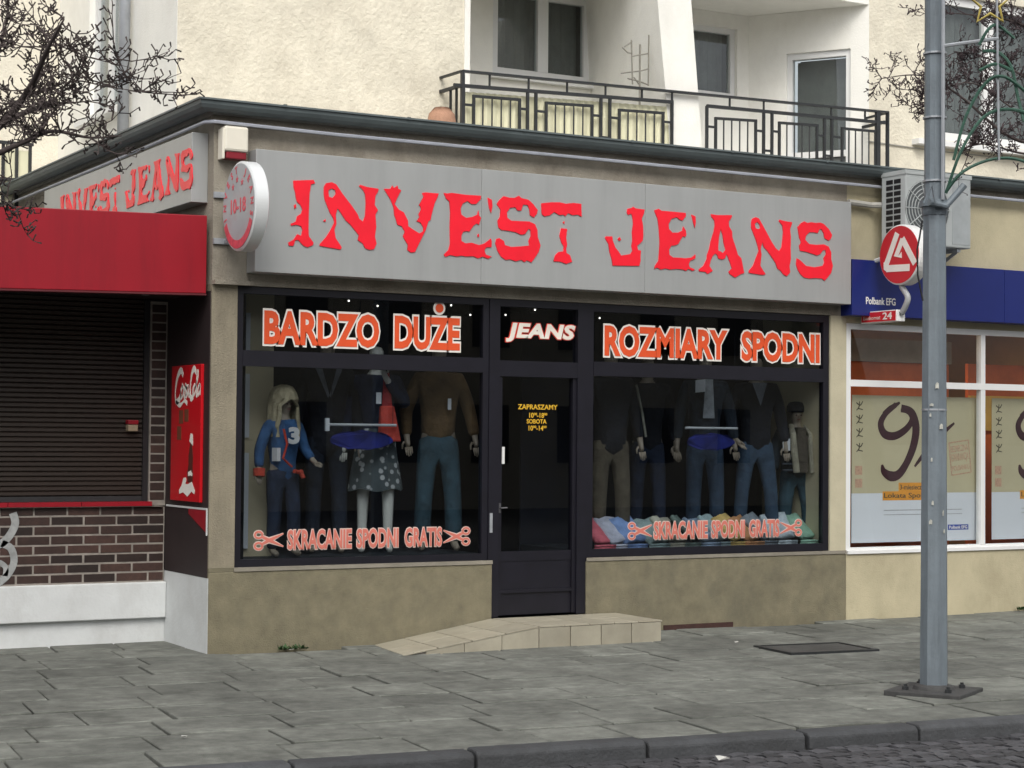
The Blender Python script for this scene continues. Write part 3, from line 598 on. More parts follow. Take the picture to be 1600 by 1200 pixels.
# drink advertising panel on the side wall
ay0, ay1, azb, azt = .13, .79, 1.125, 2.175
t = thing('advertising_panel', 'tall red drink advertising panel with white script and bottle beside the kiosk shutter', 'advert', (-.02, (ay0+ay1)/2, azb))
obj('panel', B((-.03, ay0, azb), (-.0065, ay1, azt)), M('advert_red', (.50, .006, .012), .3, .05, 3), t, bevel=.003)
def AP(u, v, d): return (-.0305-d, ay1-u*(ay1-ay0), azb+v*(azt-azb))     # u 0..1 left to right
lg = MB(); asp = (azt-azb)/(ay1-ay0)
def script(pts, w0): 
    c = [(q.x, q.y/asp) for q in catmull([Vector((a, b, 0)) for a, b in pts], 6)]; k = len(c)
    # widths live in u units
    ws = [w0*(.55+.6*abs(math.sin(i/k*math.pi*1.6+.4))) for i in range(k)]; lg.ribbon(c, ws, AP, .001)
by = .80*asp
script([(.40, by+.20), (.33, by+.26), (.22, by+.20), (.14, by+.04), (.16, by-.10), (.28, by-.08), (.34, by+.0)], .045)
script([(.16, by-.10), (.30, by-.15), (.45, by-.10), (.55, by-.13)], .03)
for ox in (.33, .44): script([(ox+.06, by+.08), (ox, by+.02), (ox+.01, by-.06), (ox+.07, by-.03), (ox+.09, by+.05), (ox+.03, by+.09)], .03)
script([(.56, by+.08), (.50, by+.02), (.52, by-.05), (.58, by+.02), (.59, by+.09), (.60, by-.04), (.64, by-.02)], .028)
script([(.84, by+.22), (.77, by+.27), (.69, by+.20), (.65, by+.04), (.67, by-.07), (.75, by-.05)], .042)
script([(.80, by+.09), (.74, by+.03), (.76, by-.04), (.81, by+.0), (.82, by+.08)], .028)
script([(.80, by+.02), (.89, by+.16), (.90, by+.24), (.86, by+.20), (.85, by-.02), (.88, by-.04)], .028)
script([(.96, by+.09), (.90, by+.03), (.91, by-.04), (.96, by+.02), (.97, by+.09), (.97, by-.04)], .026)
obj('script_print', lg, white_l, t)
bt = MB(); bt.ribbon([(.68, .14), (.68, .20), (.69, .26), (.695, .33), (.70, .40), (.705, .44)], [.17, .19, .14, .15, .08, .06], AP, .001); obj('bottle_print', bt, M('bottle_brown', (.09, .02, .015), .4), t)
bt = MB(); bt.ribbon([(.705, .425), (.715, .46), (.72, .495)], [.12, .10, .07], lambda u, v, d: AP(u, v, d+.001), .001); obj('cap_print', bt, white_l, t); bt = MB(); bt.ribbon([(.32, .055), (.45, .09), (.6, .07), (.74, .10), (.84, .06)], [.03, .07, .09, .07, .03], lambda u, v, d: AP(u, v*1.0+.01, d+.001), .001)
obj('ice_print', bt, white_l, t); bt = MB()
bt.ribbon([(.40, .08), (.48, .14), (.55, .16)], [.05, .07, .03], lambda u, v, d: AP(u, v, d+.0012), .001); obj('ice_print', bt, white_l, t); bt = MB(); bt.ribbon([(.62, .20), (.70, .21), (.76, .195)], [.03, .035, .02], lambda u, v, d: AP(u, v, d+.0015), .001)
obj('bottle_label', bt, white_l, t)
bt = MB(); bt.ribbon([(.28, .62), (.42, .62)], .10, AP, .001); bt.ribbon([(.46, .63), (.60, .63)], .09, AP, .001); bt.ribbon([(.22, .50), (.36, .50)], .10, AP, .001)
obj('price_print', bt, M('price_brown', (.16, .05, .025), .5), t)


# ================================================================== BANK NEXT DOOR
BX1 = 10.3
bank = thing('bank_building', 'cream rendered bank branch with white framed windows beside the clothes shop', 'bank', (8, 0, 0))
bs = .60; bt_ = 2.715
obj('plinth', B((XE+.002, -.002, -.1), (BX1, .3, bs)), cream_m, bank)
obj('upper_wall', B((XE+.002, .003, bt_+.001), (BX1, .3, ZR-.08)), cream_m, bank)
wb = window('bank_window', XE+.004, BX1-.4, bs+.001, bt_-.001, [7.82, 9.45], [(2.165, .06)], .055, .01, bank, white_pl, pane_bank)
obj('window_sill', B((XE+.01, -.02, bs-.0), (BX1-.4, .008, bs+.03)), white_pl, bank)
bank_in = M('bank_room', (.33, .24, .15), .8, .15, 2)
obj('room', MB().add([(XE+.003,3.4,.1),(BX1,3.4,.1),(BX1,3.4,2.9),(XE+.003,3.4,2.9),(XE+.003,.08,.1),(BX1,.08,.1),(BX1,.08,2.9),(XE+.003,.08,2.9)], [(0,1,2,3),(0,4,5,1),(3,2,6,7),(0,3,7,4),(1,5,6,2)]), bank_in, bank)
orange_p = M('panel_orange', (.62, .13, .03), .6, .25, 2.5)
t = thing('partition_screen', 'orange partition screen inside the bank behind the posters', 'screen', (7.3, .62, .11))
obj('screen_board', B((6.45, .62, .11), (7.95, .66, 2.48)), orange_p, t); obj('screen_header', B((6.45, .58, 2.40), (7.95, .619, 2.62)), M('panel_beige', (.36, .31, .25), .7, .2, 3), t); obj('screen_foot', B((6.4, .45, .11), (6.5, .85, .16)), iron_m, t); obj('screen_foot', B((7.9, .45, .11), (8.0, .85, .16)), iron_m, t)
t = thing('partition_screen', 'orange partition screen inside the bank behind the second poster window', 'screen', (9.2, .72, .11))
obj('screen_board', B((8.3, .72, .11), (9.8, .76, 2.42)), orange_p, t); obj('screen_header', B((8.3, .68, 1.75), (9.8, .719, 2.1)), M('panel_yellow', (.60, .36, .08), .7, .1, 3), t); obj('screen_foot', B((8.25, .55, .11), (8.35, .9, .16)), iron_m, t); obj('screen_foot', B((9.75, .55, .11), (9.85, .9, .16)), iron_m, t)
# lit ceiling panels inside the bank
warm = bpy.data.materials.new('bank_light'); warm.use_nodes = True; _w = warm.node_tree.nodes['Principled BSDF']; _w.inputs['Emission Color'].default_value = (1, .72, .40, 1); _w.inputs['Emission Strength'].default_value = 5
for lx, wh in ((7.1, 'behind the poster beside the end pillar'), (9.0, 'behind the poster past the white mullion')):
    t = thing('ceiling_light', 'warm lit ceiling panel inside the bank '+wh, 'lamp', (lx, 1.2, 2.8), 'lit ceiling panels in the bank')
    obj('housing', B((lx-.55, .9, 2.83), (lx+.55, 1.5, 2.89)), white_pl, t); obj('diffuser', B((lx-.52, .93, 2.815), (lx+.52, 1.47, 2.829)), warm, t)
# blue fascia
bz0, bz1 = 2.775, 3.285
t = thing('bank_sign', 'long blue bank fascia sign with small white lettering above the posters', 'sign', (8, -.06, bz0))
bf = obj('sign_panel', B((6.06, -.16, bz0), (7.93, -.0, bz1)), blue_m, t, bevel=.004); obj('sign_panel', B((7.934, -.16, bz0), (BX1, -.0, bz1)), blue_m, t, bevel=.004)
m, _ = fit_text('Polbank EFG', [FP(1353, 472, -.16).x, FP(1399, 472, -.16).x, FP(1375, 475, -.16).z-.008, FP(1375, 465, -.16).z], facade(-.1615), .015, .001); obj('lettering', m, white_l, t)
# posters: brush-drawn figure
paper_c = M('poster_cream', (.43, .40, .27), .6, .06, 2); paper_w = M('poster_white', (.56, .60, .66), .6, .03, 2); ink = M('brush_ink', (.035, .008, .014), .6, .2, 20)
org = M('poster_orange', (.62, .27, .03), .6); grey_t = M('poster_grey', (.30, .31, .32), .6, .35, 90); stamp = M('poster_stamp', (.42, .27, .19), .6, .3, 60); bl_t = M('poster_blue', (.03, .06, .30), .6); dk = M('poster_dark', (.07, .06, .04), .6)
def poster(dx, label):
    y = .11
    def px(u, v):
        p = FP(u, v, y); return (p.x+dx, p.z)
    x0, zt_ = px(1331, 622)[0], 2.06; x1 = px(1526, 640)[0]; zm = px(1430, 770)[1]; zb_ = px(1430, 846)[1]
    t = thing('poster', label, 'poster', ((x0+x1)/2, y, zb_), 'bank posters behind the window')
    obj('sheet', B((x0, y, zm), (x1, y+.004, zt_)), paper_c, t); obj('lower_sheet', B((x0, y, zb_), (x1, y+.004, zm-.0005)), paper_w, t)
    fn = lambda u, v, d: (u, y-.0003-d, v)
    def brush(pts, ws, mt, name, o=0.):
        c = [(q.x, q.y) for q in catmull([Vector((*px(*p_), 0)) for p_ in pts], 6)]; k = len(c)
        w_ = [ws[min(len(ws)-1, int(i/(k-1)*(len(ws)-1)))]*(1-((i/(k-1)*(len(ws)-1)) % 1))+ws[min(len(ws)-1, int(i/(k-1)*(len(ws)-1))+1)]*((i/(k-1)*(len(ws)-1)) % 1) for i in range(k)]
        obj(name, MB().ribbon(c, w_, lambda u, v, d: fn(u, v, d+o)), mt, t)
    brush([(1381, 648), (1392, 638), (1406, 629)], [.06, .06, .02], ink, 'brush_figure')
    brush([(1400, 632), (1384, 646), (1376, 662), (1382, 678), (1398, 681), (1416, 670), (1425, 655), (1420, 642), (1408, 638)], [.05, .055, .07, .08, .075, .065, .06, .07, .075], ink, 'brush_figure', .0004)
    brush([(1408, 637), (1424, 645), (1431, 668), (1427, 697), (1416, 724), (1404, 741), (1392, 744), (1381, 737), (1378, 726)], [.06, .085, .09, .085, .075, .085, .095, .07, .02], ink, 'brush_figure', .0008)
    brush([(1491, 661), (1470, 680), (1445, 708), (1429, 729)], [.02, .05, .05, .02], ink, 'brush_figure')
    for cu, cv in ((1456, 668),): brush([(cu-9, cv), (cu, cv-11), (cu+9, cv), (cu, cv+11), (cu-9, cv)], [.03, .02, .03, .035, .03], ink, 'brush_figure')
    for k_, cy in enumerate((635, 656, 677, 700)):
        brush([(1338, cy-6), (1344, cy-2), (1348, cy-8)], [.01, .012, .008], dk, 'brush_character'); brush([(1343, cy-8), (1342, cy+1), (1338, cy+6)], [.008, .012, .006], dk, 'brush_character', .0003); brush([(1340, cy+3), (1348, cy+5)], [.012, .008], dk, 'brush_character', .0005)
    for cy in (735, 755):
        a, b = px(1336, cy+7), px(1347, cy-7); obj('seal_mark', B((a[0], y-.0015, a[1]), (b[0], y-.0002, b[1])), stamp, t)
    a, b = px(1404, 768), px(1446, 754); obj('orange_strip', B((a[0], y-.001, a[1]), (b[0]+.05, y-.0002, b[1])), org, t)
    a, b = px(1379, 782), px(1470, 767); obj('orange_strip', B((a[0], y-.0012, a[1]), (b[0], y-.0002, b[1])), org, t)
    m, _ = fit_text('3-miesieczna', [px(1406, 760)[0], px(1447, 760)[0], px(1420, 765)[1], px(1420, 757)[1]], fn, .01, .0008); remap(m, lambda x, y_, z: (x, y_-.0013, z)); obj('lettering', m, dk, t)
    m, _ = fit_text('Lokata Spokojna', [px(1381, 770)[0], px(1466, 770)[0], px(1420, 780)[1], px(1420, 770)[1]], fn, .01, .0008); remap(m, lambda x, y_, z: (x, y_-.0016, z)); obj('lettering', m, dk, t)
    for cy in (796, 803):
        a, b = px(1381, cy+2), px(1503, cy-1); obj('small_print', B((a[0], y-.001, a[1]), (b[0], y-.0002, b[1])), grey_t, t)
    a, b = px(1481, 828), px(1513, 819); obj('logo_strip', B((a[0], y-.001, a[1]), (b[0], y-.0002, b[1])), bl_t, t)
    m, _ = fit_text('Polbank EFG', [px(1483, 824)[0], px(1511, 824)[0], px(1497, 826)[1], px(1497, 821)[1]], fn, .01, .0008); remap(m, lambda x, y_, z: (x, y_-.0012, z)); obj('lettering', m, white_l, t)
    cx_, cz_ = px(1500, 715); an = .12
    def st_(u, v, d): return fn(cx_+u*math.cos(an)-v*math.sin(an), cz_+u*math.sin(an)+v*math.cos(an), d)
    sm = MB(); W_, H_ = .125, .155
    for p_ in (((-W_, -H_), (W_, -H_)), ((-W_, H_), (W_, H_)), ((-W_, -H_), (-W_, H_)), ((W_, -H_), (W_, H_))): sm.ribbon(p_, .012, st_)
    obj('stamp_frame', sm, stamp, t)
    for s_, v0, v1 in (('BEZPIECZNA', .06, .12), ('GWARANCJA', -.05, .045), ('POLBANKU', -.12, -.07)):
        m, _ = fit_text(s_, [-W_*.88, W_*.88, v0, v1], st_, .015, .0008); obj('stamp_lettering', m, stamp, t)
    return t
poster(0, 'bank poster with dark brush figure nine, hung beside the end pillar of the clothes shop')
dxp = FP(1550, 700, .11).x-FP(1331, 700, .11).x
poster(dxp, 'bank poster with dark brush figure nine, hung on the far side of the white mullion')
# projecting logo sign and small red box sign
sx = 6.27; q0 = SP(1374, 397, sx); q1 = SP(1437, 397, sx); lc = Vector((sx, (q0.y+q1.y)/2, (SP(1404, 352, sx).z+SP(1406, 444, sx).z)/2)); lr = ((SP(1404, 352, sx).z-SP(1406, 444, sx).z)/2+abs(q0.y-q1.y)/2)/2*1.02
t = thing('projecting_sign', 'round red logo sign with white triangle mark above a small red box sign', 'sign', (sx+.06, lc.y, 2.7))
obj('rim', MB().lathe([(lr-.01, .0), (lr, .01), (lr, .12), (lr-.01, .13)], lc, 'x', 40), white_pl, t)
obj('face', MB().lathe([(lr-.014, -.003), (lr-.014, .001)], lc, 'x', 40), M('logo_red', (.55, .02, .03), .35, .05, 3), t)
def LF(u, v, d): return (sx-.0035-d, lc.y-u*lr, lc.z+v*lr)
lm = MB(); bw_ = .23
lm.ribbon([(-.08, .72), (-.62, -.28)], bw_, LF); lm.ribbon([(-.66, -.20), (-.66, -.40), (-.52, -.46)], bw_*.8, lambda u, v, d: LF(u, v, d+.0002)); lm.ribbon([(-.62, -.42), (.52, -.46)], bw_, lambda u, v, d: LF(u, v, d+.0004))
lm.ribbon([(.16, .52), (.78, -.35)], bw_, lambda u, v, d: LF(u, v, d+.0006)); lm.ribbon([(.18, .50), (-.14, -.04), (.14, -.02)], bw_*.9, lambda u, v, d: LF(u, v, d+.0008))
obj('logo_mark', lm, white_l, t)
g0 = SP(1345, 497, sx); g1 = SP(1401, 494, sx)
obj('box_sign', B((sx, g1.y, g0.z-.052), (sx+.1, g0.y, g0.z+.052)), white_pl, t, bevel=.006)
obj('box_face', B((sx-.003, g1.y+.012, g0.z-.044), (sx-.0005, g0.y-.012, g0.z+.044)), M('logo_red', (1, 1, 1)), t)
def BF(u, v, d): return (sx-.0035-d, g0.y-u*(g0.y-g1.y), g0.z+v)
m, _ = fit_text('24', [.62, .88, -.03, .034], BF, .02, .0008); obj('lettering', m, white_l, t)
m, _ = fit_text('Bankomat', [.08, .56, -.026, .01], BF, .01, .0008); obj('lettering', m, pale_l, t)
obj('arm', MB().tube(catmull([(sx+.05, g1.y-.01, g0.z+.02), (sx+.05, g1.y-.06, g0.z+.08), (sx+.05, g1.y-.09, g0.z+.16), (sx+.05, lc.y+.02, lc.z-lr-.01), (sx+.05, lc.y, lc.z-lr*.9)], 4), .027, 8), M('arm_grey', (.36, .37, .38), .5), t, smooth=True)
obj('wall_arm', MB().tube([(sx+.05, g0.y-.02, g0.z+.02), (sx+.05, -.15, g0.z+.02)], .018, 6), white_pl, t)
obj('wall_arm', MB().tube([(sx+.07, lc.y+lr*.9, lc.z), (sx+.07, -.15, lc.z-.02)], .02, 6), white_pl, t)
# air conditioner
ya, yb = -.46, -.13
x0 = FP(1415, 300, ya).x; x1 = FP(1517, 330, ya).x; z1 = FP(1415, 266, ya).z; z0 = FP(1517, 389, ya).z
t = thing('air_conditioner', 'white outdoor air conditioner with fan grille mounted on the wall below the gutter', 'air conditioner', ((x0+x1)/2, ya, z0))
obj('casing', B((x0, ya, z0), (x1, yb, z1)), M('ac_paint', (.50, .53, .53), .45, .05, 3), t, bevel=.012)
obj('top_cover', B((x0-.006, ya-.006, z1-.03), (x1+.006, yb, z1+.008)), M('ac_paint', (1, 1, 1)), t)
nr = 10
for r_ in range(nr):
    for c_ in range(2):
        zc = z1-.06-(z1-z0-.12)*(r_+.5)/nr; yc = ya+.11+c_*.105
        obj('side_slot', B((x0-.003, yc-.045, zc-.02), (x0-.0005, yc+.045, zc+.02)), black_m, t)
fc = Vector((x0+.26, ya-.004, (z0+z1)/2)); fg = MB()
for k in range(7): fg.tube([fc+Vector((math.cos(2*math.pi*i/28)*(.05+.035*k), 0, math.sin(2*math.pi*i/28)*(.05+.035*k))) for i in range(29)], .005, 4, False)
for k in range(10): a = k*math.pi/5; fg.tube([fc+Vector((math.cos(a)*.04, -.004, math.sin(a)*.04)), fc+Vector((math.cos(a)*.27, -.004, math.sin(a)*.27))], .005, 4)
obj('fan_grille', fg, M('ac_paint', (1, 1, 1)), t); obj('fan_recess', MB().lathe([(.265, .0), (.265, .003)], fc+Vector((0, .0005, 0)), 'y', 30), M('ac_dark', (.10, .11, .115), .6), t)
obj('brand_plate', B((x1-.22, ya-.003, z1-.17), (x1-.10, ya-.0005, z1-.07)), M('ac_blue', (.05, .09, .28), .5), t)
obj('front_panel', B((x0+.56, ya-.004, z0+.03), (x1-.012, ya-.0008, z1-.04)), M('ac_panel', (.43, .46, .47), .45), t)
for bx in (x0+.12, x1-.12): obj('bracket', MB().box((bx-.02, ya+.03, z0-.035), (bx+.02, -.001, z0-.005)).bar((bx, ya+.06, z0-.03), (bx, -.004, z0-.22), .03, .012), zinc_m, t)
obj('pipe', MB().tube([(x0-.32, -.05, z0+.40), (x0-.05, -.05, z0+.39), (x0+.04, -.12, z0+.39)], .028, 8), M('pipe_grey', (.38, .37, .34), .7), t)

# ================================================================== FLATS ABOVE
UY = 2.5; UX = .58; UZ = ZR+.002; UT = 8.2
fl = thing('apartment_building', 'cream rendered apartment house with white loggias rising behind the shop roof', 'building', (5, 3, ZR))
L0 = FP(725, 60, UY).x; LF0 = FP(1040, 60, UY).x; LF1 = FP(1098, 60, UY).x; LR = FP(1358, 60, UY).x; ZC = 6.44
YB1 = min(4.2, SP(936, 90, LF0).y)
obj('front_wall', B((UX, UY, UZ), (L0, UY+.3, UT)), plaster_up, fl)
obj('front_wall', B((LR, UY, UZ), (FP(1468, 100, UY).x, UY+.3, UT)), plaster_up, fl)
WX0 = FP(1468, 100, UY).x; WX1 = WX0+2.0; WZ0 = FP(1500, 222, UY).z; WZ1 = 6.7
obj('front_wall', B((WX0+.001, UY+.001, UZ), (WX1, UY+.3, WZ0)), plaster_up, fl); obj('front_wall', B((WX0+.001, UY+.001, WZ1), (WX1, UY+.3, UT)), plaster_up, fl); obj('front_wall', B((WX1+.001, UY, UZ), (WX1+4, UY+.3, UT)), plaster_up, fl)
obj('loggia_head', B((L0+.001, UY+.002, ZC), (LR-.001, UY+.3, UT)), plaster_white, fl)
obj('loggia_ceiling', B((L0+.001, UY+.301, ZC+.002), (LR-.001, YB1+.6, ZC+.2)), plaster_white, fl)
obj('loggia_reveal', B((L0+.001, UY-.015, UZ), (L0+.06, YB1, ZC)), plaster_white, fl)
def up(px, py, y): p = FP(px, py, y); return p
# left loggia back wall with its window
yb = YB1
w0, w1, wz0 = up(770, 100, yb).x, up(926, 100, yb).x, up(850, 124, yb).z
obj('loggia_back_wall', B((L0+.061, yb, UZ), (LF0, yb+.2, wz0-.001)), plaster_white, fl)
obj('loggia_back_wall', B((L0+.061, yb+.001, wz0), (w0-.001, yb+.2, ZC)), plaster_white, fl); obj('loggia_back_wall', B((w1+.001, yb+.001, wz0), (LF0, yb+.2, ZC)), plaster_white, fl)
wm = up(852, 60, yb).x
def flat_window(x0, x1, z0, z1, y, mull, fw=.085, tilt=None):
    wn = obj('window', B((x0, y+.05, z0), (x0+fw, y+.12, z1)), white_pl, fl)
    obj('frame', B((x1-fw, y+.05, z0), (x1, y+.12, z1)), white_pl, wn); obj('frame', B((x0+fw, y+.051, z0), (x1-fw, y+.12, z0+fw)), white_pl, wn); obj('frame', B((x0+fw, y+.051, z1-fw), (x1-fw, y+.12, z1)), white_pl, wn)
    xs = [x0+fw/2]+list(mull)+[x1-fw/2]
    for b in mull: obj('mullion', B((b-fw*.75, y+.045, z0+fw), (b+fw*.75, y+.12, z1-fw)), white_pl, wn)
    for i in range(len(xs)-1): obj('pane', B((xs[i]+fw*.45, y+.085, z0+fw-.01), (xs[i+1]-fw*.45, y+.09, z1-fw+.01)), pane_up, wn)
    obj('room_behind', MB().add([(x0, y+.5, z0), (x1, y+.5, z0), (x1, y+.5, z1), (x0, y+.5, z1), (x0, y+.13, z0), (x1, y+.13, z0), (x1, y+.13, z1), (x0, y+.13, z1)], [(0,1,2,3),(0,4,5,1),(3,2,6,7),(0,3,7,4),(1,5,6,2)]), M('flat_room', (.05, .05, .05), .9), wn)
    cu = MB(); k = int((x1-x0)/.05)
    vs = []
    for i in range(k+1):
        xx = x0+fw+(x1-x0-2*fw)*i/k; yy = y+.2+.02*math.sin(i*1.9)+.01*math.sin(i*.7); vs += [(xx, yy, z0), (xx, yy, z1)]
    cu.add(vs, [(2*i, 2*i+2, 2*i+3, 2*i+1) for i in range(k)])
    obj('curtain', cu.mesh(recalc=False), M('curtain_net', (.16, .165, .16), .9, .2, 6), wn)
    return wn
flat_window(w0, w1, wz0, ZC-.02, yb, [wm])
obj('window_board', B((w0-.05, yb-.07, wz0-.05), (w1+.05, yb-.001, wz0-.01)), white_pl, fl)
# dividing fin between the loggias, leaning out towards the foot
b0 = FP(1052, 235, 2.16).x; b1 = FP(1101, 235, 2.16).x
obj('dividing_fin', MB().hexa([(b0, 2.14, UZ), (b1, 2.14, UZ), (LF1, yb+.2, UZ), (LF0, yb+.2, UZ)], [(FP(1022, -60, 2.14).x, 2.14, ZC), (FP(1076, -60, 2.14).x, 2.14, ZC), (LF1-.10, yb+.2, ZC), (LF0-.12, yb+.2, ZC)]), plaster_white, fl)
# right loggia
sc_ = FP(1358, 100, UY); kx, ky = -.55, .835
def splay(px):          # point on the splayed side wall seen at column px
    d = ray(px, 100); # CAM + t d = (LR + kx s, UY + ky s)
    det = d.x*ky-d.y*kx; t_ = ((LR-CAM.x)*ky-(UY-CAM.y)*kx)/det; s = (d.x*t_-(LR-CAM.x))/kx; return s
sB = splay(1170); yb2 = UY+ky*sB; xb2 = LR+kx*sB
v0, v1 = up(1096, 100, yb2).x, up(1152, 100, yb2).x; vz0 = up(1125, 151, yb2).z; vz1 = up(1100, 38, yb2).z
v0 = LF1-.02
obj('loggia_back_wall', B((LF1-.3, yb2, UZ), (xb2+.05, yb2+.2, vz0-.001)), plaster_white, fl); obj('loggia_back_wall', B((v1+.001, yb2+.001, vz0), (xb2+.05, yb2+.2, ZC)), plaster_white, fl); obj('loggia_back_wall', B((LF1-.3, yb2+.001, vz1), (v1, yb2+.2, ZC)), plaster_white, fl)
flat_window(v0-.25, v1, vz0, vz1, yb2, [], .06)
def SW(s, o, z): return Vector((LR+kx*s+ky*o, UY+ky*s-kx*o, z))     # o: depth into the wall
def swbox(s0, s1, z0, z1, o0, o1): return MB().hexa([SW(s1, o0, z0), SW(s0, o0, z0), SW(s0, o1, z0), SW(s1, o1, z0)], [SW(s1, o0, z1), SW(s0, o0, z1), SW(s0, o1, z1), SW(s1, o1, z1)])
sd0, sd1 = splay(1329), splay(1229); tz = FP(1280, 80, UY+ky*(sd0+sd1)/2).z
obj('splayed_wall', swbox(0, sd0, UZ, ZC, 0, .2), plaster_white, fl); obj('splayed_wall', swbox(sd1, sB+.02, UZ, ZC, 0, .2), plaster_white, fl); obj('splayed_wall', swbox(sd0, sd1, tz, ZC, .001, .2), plaster_white, fl)
bd = obj('balcony_door', swbox(sd0+.001, sd0+.06, UZ, tz-.001, .03, .12), white_pl, fl)
obj('frame', swbox(sd1-.06, sd1-.001, UZ, tz-.001, .03, .12), white_pl, bd); obj('frame', swbox(sd0+.06, sd1-.06, tz-.07, tz-.001, .031, .12), white_pl, bd)
rzz = FP(1280, 233, UY+ky*sd0).z
obj('door_rail', swbox(sd0+.06, sd1-.06, rzz-.03, rzz+.04, .031, .12), white_pl, bd); obj('pane', swbox(sd0+.05, sd1-.05, rzz+.03, tz-.06, .07, .076), pane_up, bd); obj('door_panel', swbox(sd0+.05, sd1-.05, UZ, rzz-.02, .06, .09), M('door_panel_grey', (.12, .13, .13), .6), bd)
obj('door_lining', swbox(sd0+.0, sd1, UZ, tz, .5, .52), M('flat_room', (.05, .05, .05), .9), bd)
obj('curtain', swbox(sd0+.06, sd1-.06, rzz, tz-.07, .22, .225), M('curtain_net', (.16, .165, .16), .9, .2, 6), bd)
# window to the right
flat_window(WX0+.002, WX1-.001, WZ0+.001, WZ1-.001, UY, [FP(1549, 150, UY).x, FP(1549, 150, UY).x+.75], .10)
obj('window_sill', B((FP(1434, 215, UY-.1).x, UY-.12, WZ0-.09), (WX1+.1, UY-.001, WZ0-.03)), white_pl, fl)
obj('facade_cable', MB().tube([(LR, UY-.012, FP(1400, 226, UY).z), (WX0-.2, UY-.012, FP(1400, 226, UY).z-.02), (WX1+1, UY-.012, FP(1400, 226, UY).z-.02)], .008, 4), M('cable_grey', (.3, .29, .26), .7), fl)
# side wall, its window and downpipe
s_w0, s_w1 = SP(186, 100, UX).y, SP(141, 100, UX).y; swz = SP(186, 168, UX).z
ps = obj('side_wall', B((UX+.001, UY+.301, UZ), (UX+.3, s_w0-.05, UT)), plaster_white, fl)
obj('side_wall', B((UX-.006, UY+.002, UZ), (UX-.001, UY+.3, UT)), plaster_white, fl)
obj('side_wall', B((UX+.001, s_w1+.05, UZ), (UX+.3, 6.2, UT)), plaster_white, fl); obj('side_wall', B((UX+.002, s_w0-.049, UZ), (UX+.3, s_w1+.049, swz)), plaster_white, fl); obj('side_wall', B((UX+.002, s_w0-.049, 6.8), (UX+.3, s_w1+.049, UT)), plaster_white, fl)
wn = obj('window', B((UX+.06, s_w0-.05, swz), (UX+.13, s_w0+.04, 6.8)), white_pl, fl)
obj('frame', B((UX+.06, s_w1-.04, swz), (UX+.13, s_w1+.05, 6.8)), white_pl, wn); obj('frame', B((UX+.061, s_w0+.04, swz), (UX+.13, s_w1-.04, swz+.08)), white_pl, wn)
obj('mullion', B((UX+.055, (s_w0+s_w1)/2-.05, swz), (UX+.13, (s_w0+s_w1)/2+.05, 6.8)), white_pl, wn)
obj('pane', B((UX+.09, s_w0+.03, swz+.07), (UX+.095, s_w1-.03, 6.8)), pane_up, wn); obj('room_behind', B((UX+.28, s_w0-.04, swz), (UX+.29, s_w1+.04, 6.8)), M('flat_room', (.05, .05, .05), .9), wn)
obj('window_sill', B((UX-.12, s_w0-.12, swz-.06), (UX+.06, s_w1+.12, swz-.01)), white_pl, fl)
yp = SP(195, 100, UX-.07).y
dpipe = obj('downpipe', MB().tube([(UX-.08, yp, ZR+.05), (UX-.08, yp, 6), (UX-.08, yp, UT)], .055, 10), zinc_m, fl, smooth=True)
for z in (5.0, 6.6): obj('pipe_clip', MB().lathe([(.062, -.015), (.062, .015)], (UX-.08, yp, z), 'z', 12).box((UX-.03, yp-.01, z-.01), (UX+.001, yp+.01, z+.01)), zinc_m, dpipe)
# rear wing at the left with a small balcony
wy = 6.2
obj('rear_wing', B((-6, wy, UZ-4), (UX, wy+3, UT+1)), plaster_wing, fl)
obj('wing_corner_pier', B((FP(118, 60, wy-.5).x-.02, wy-.6, UZ), (UX+.05, wy-.001, UT)), M('pier_shade', (.30, .28, .24), .9, .1, 3), fl)

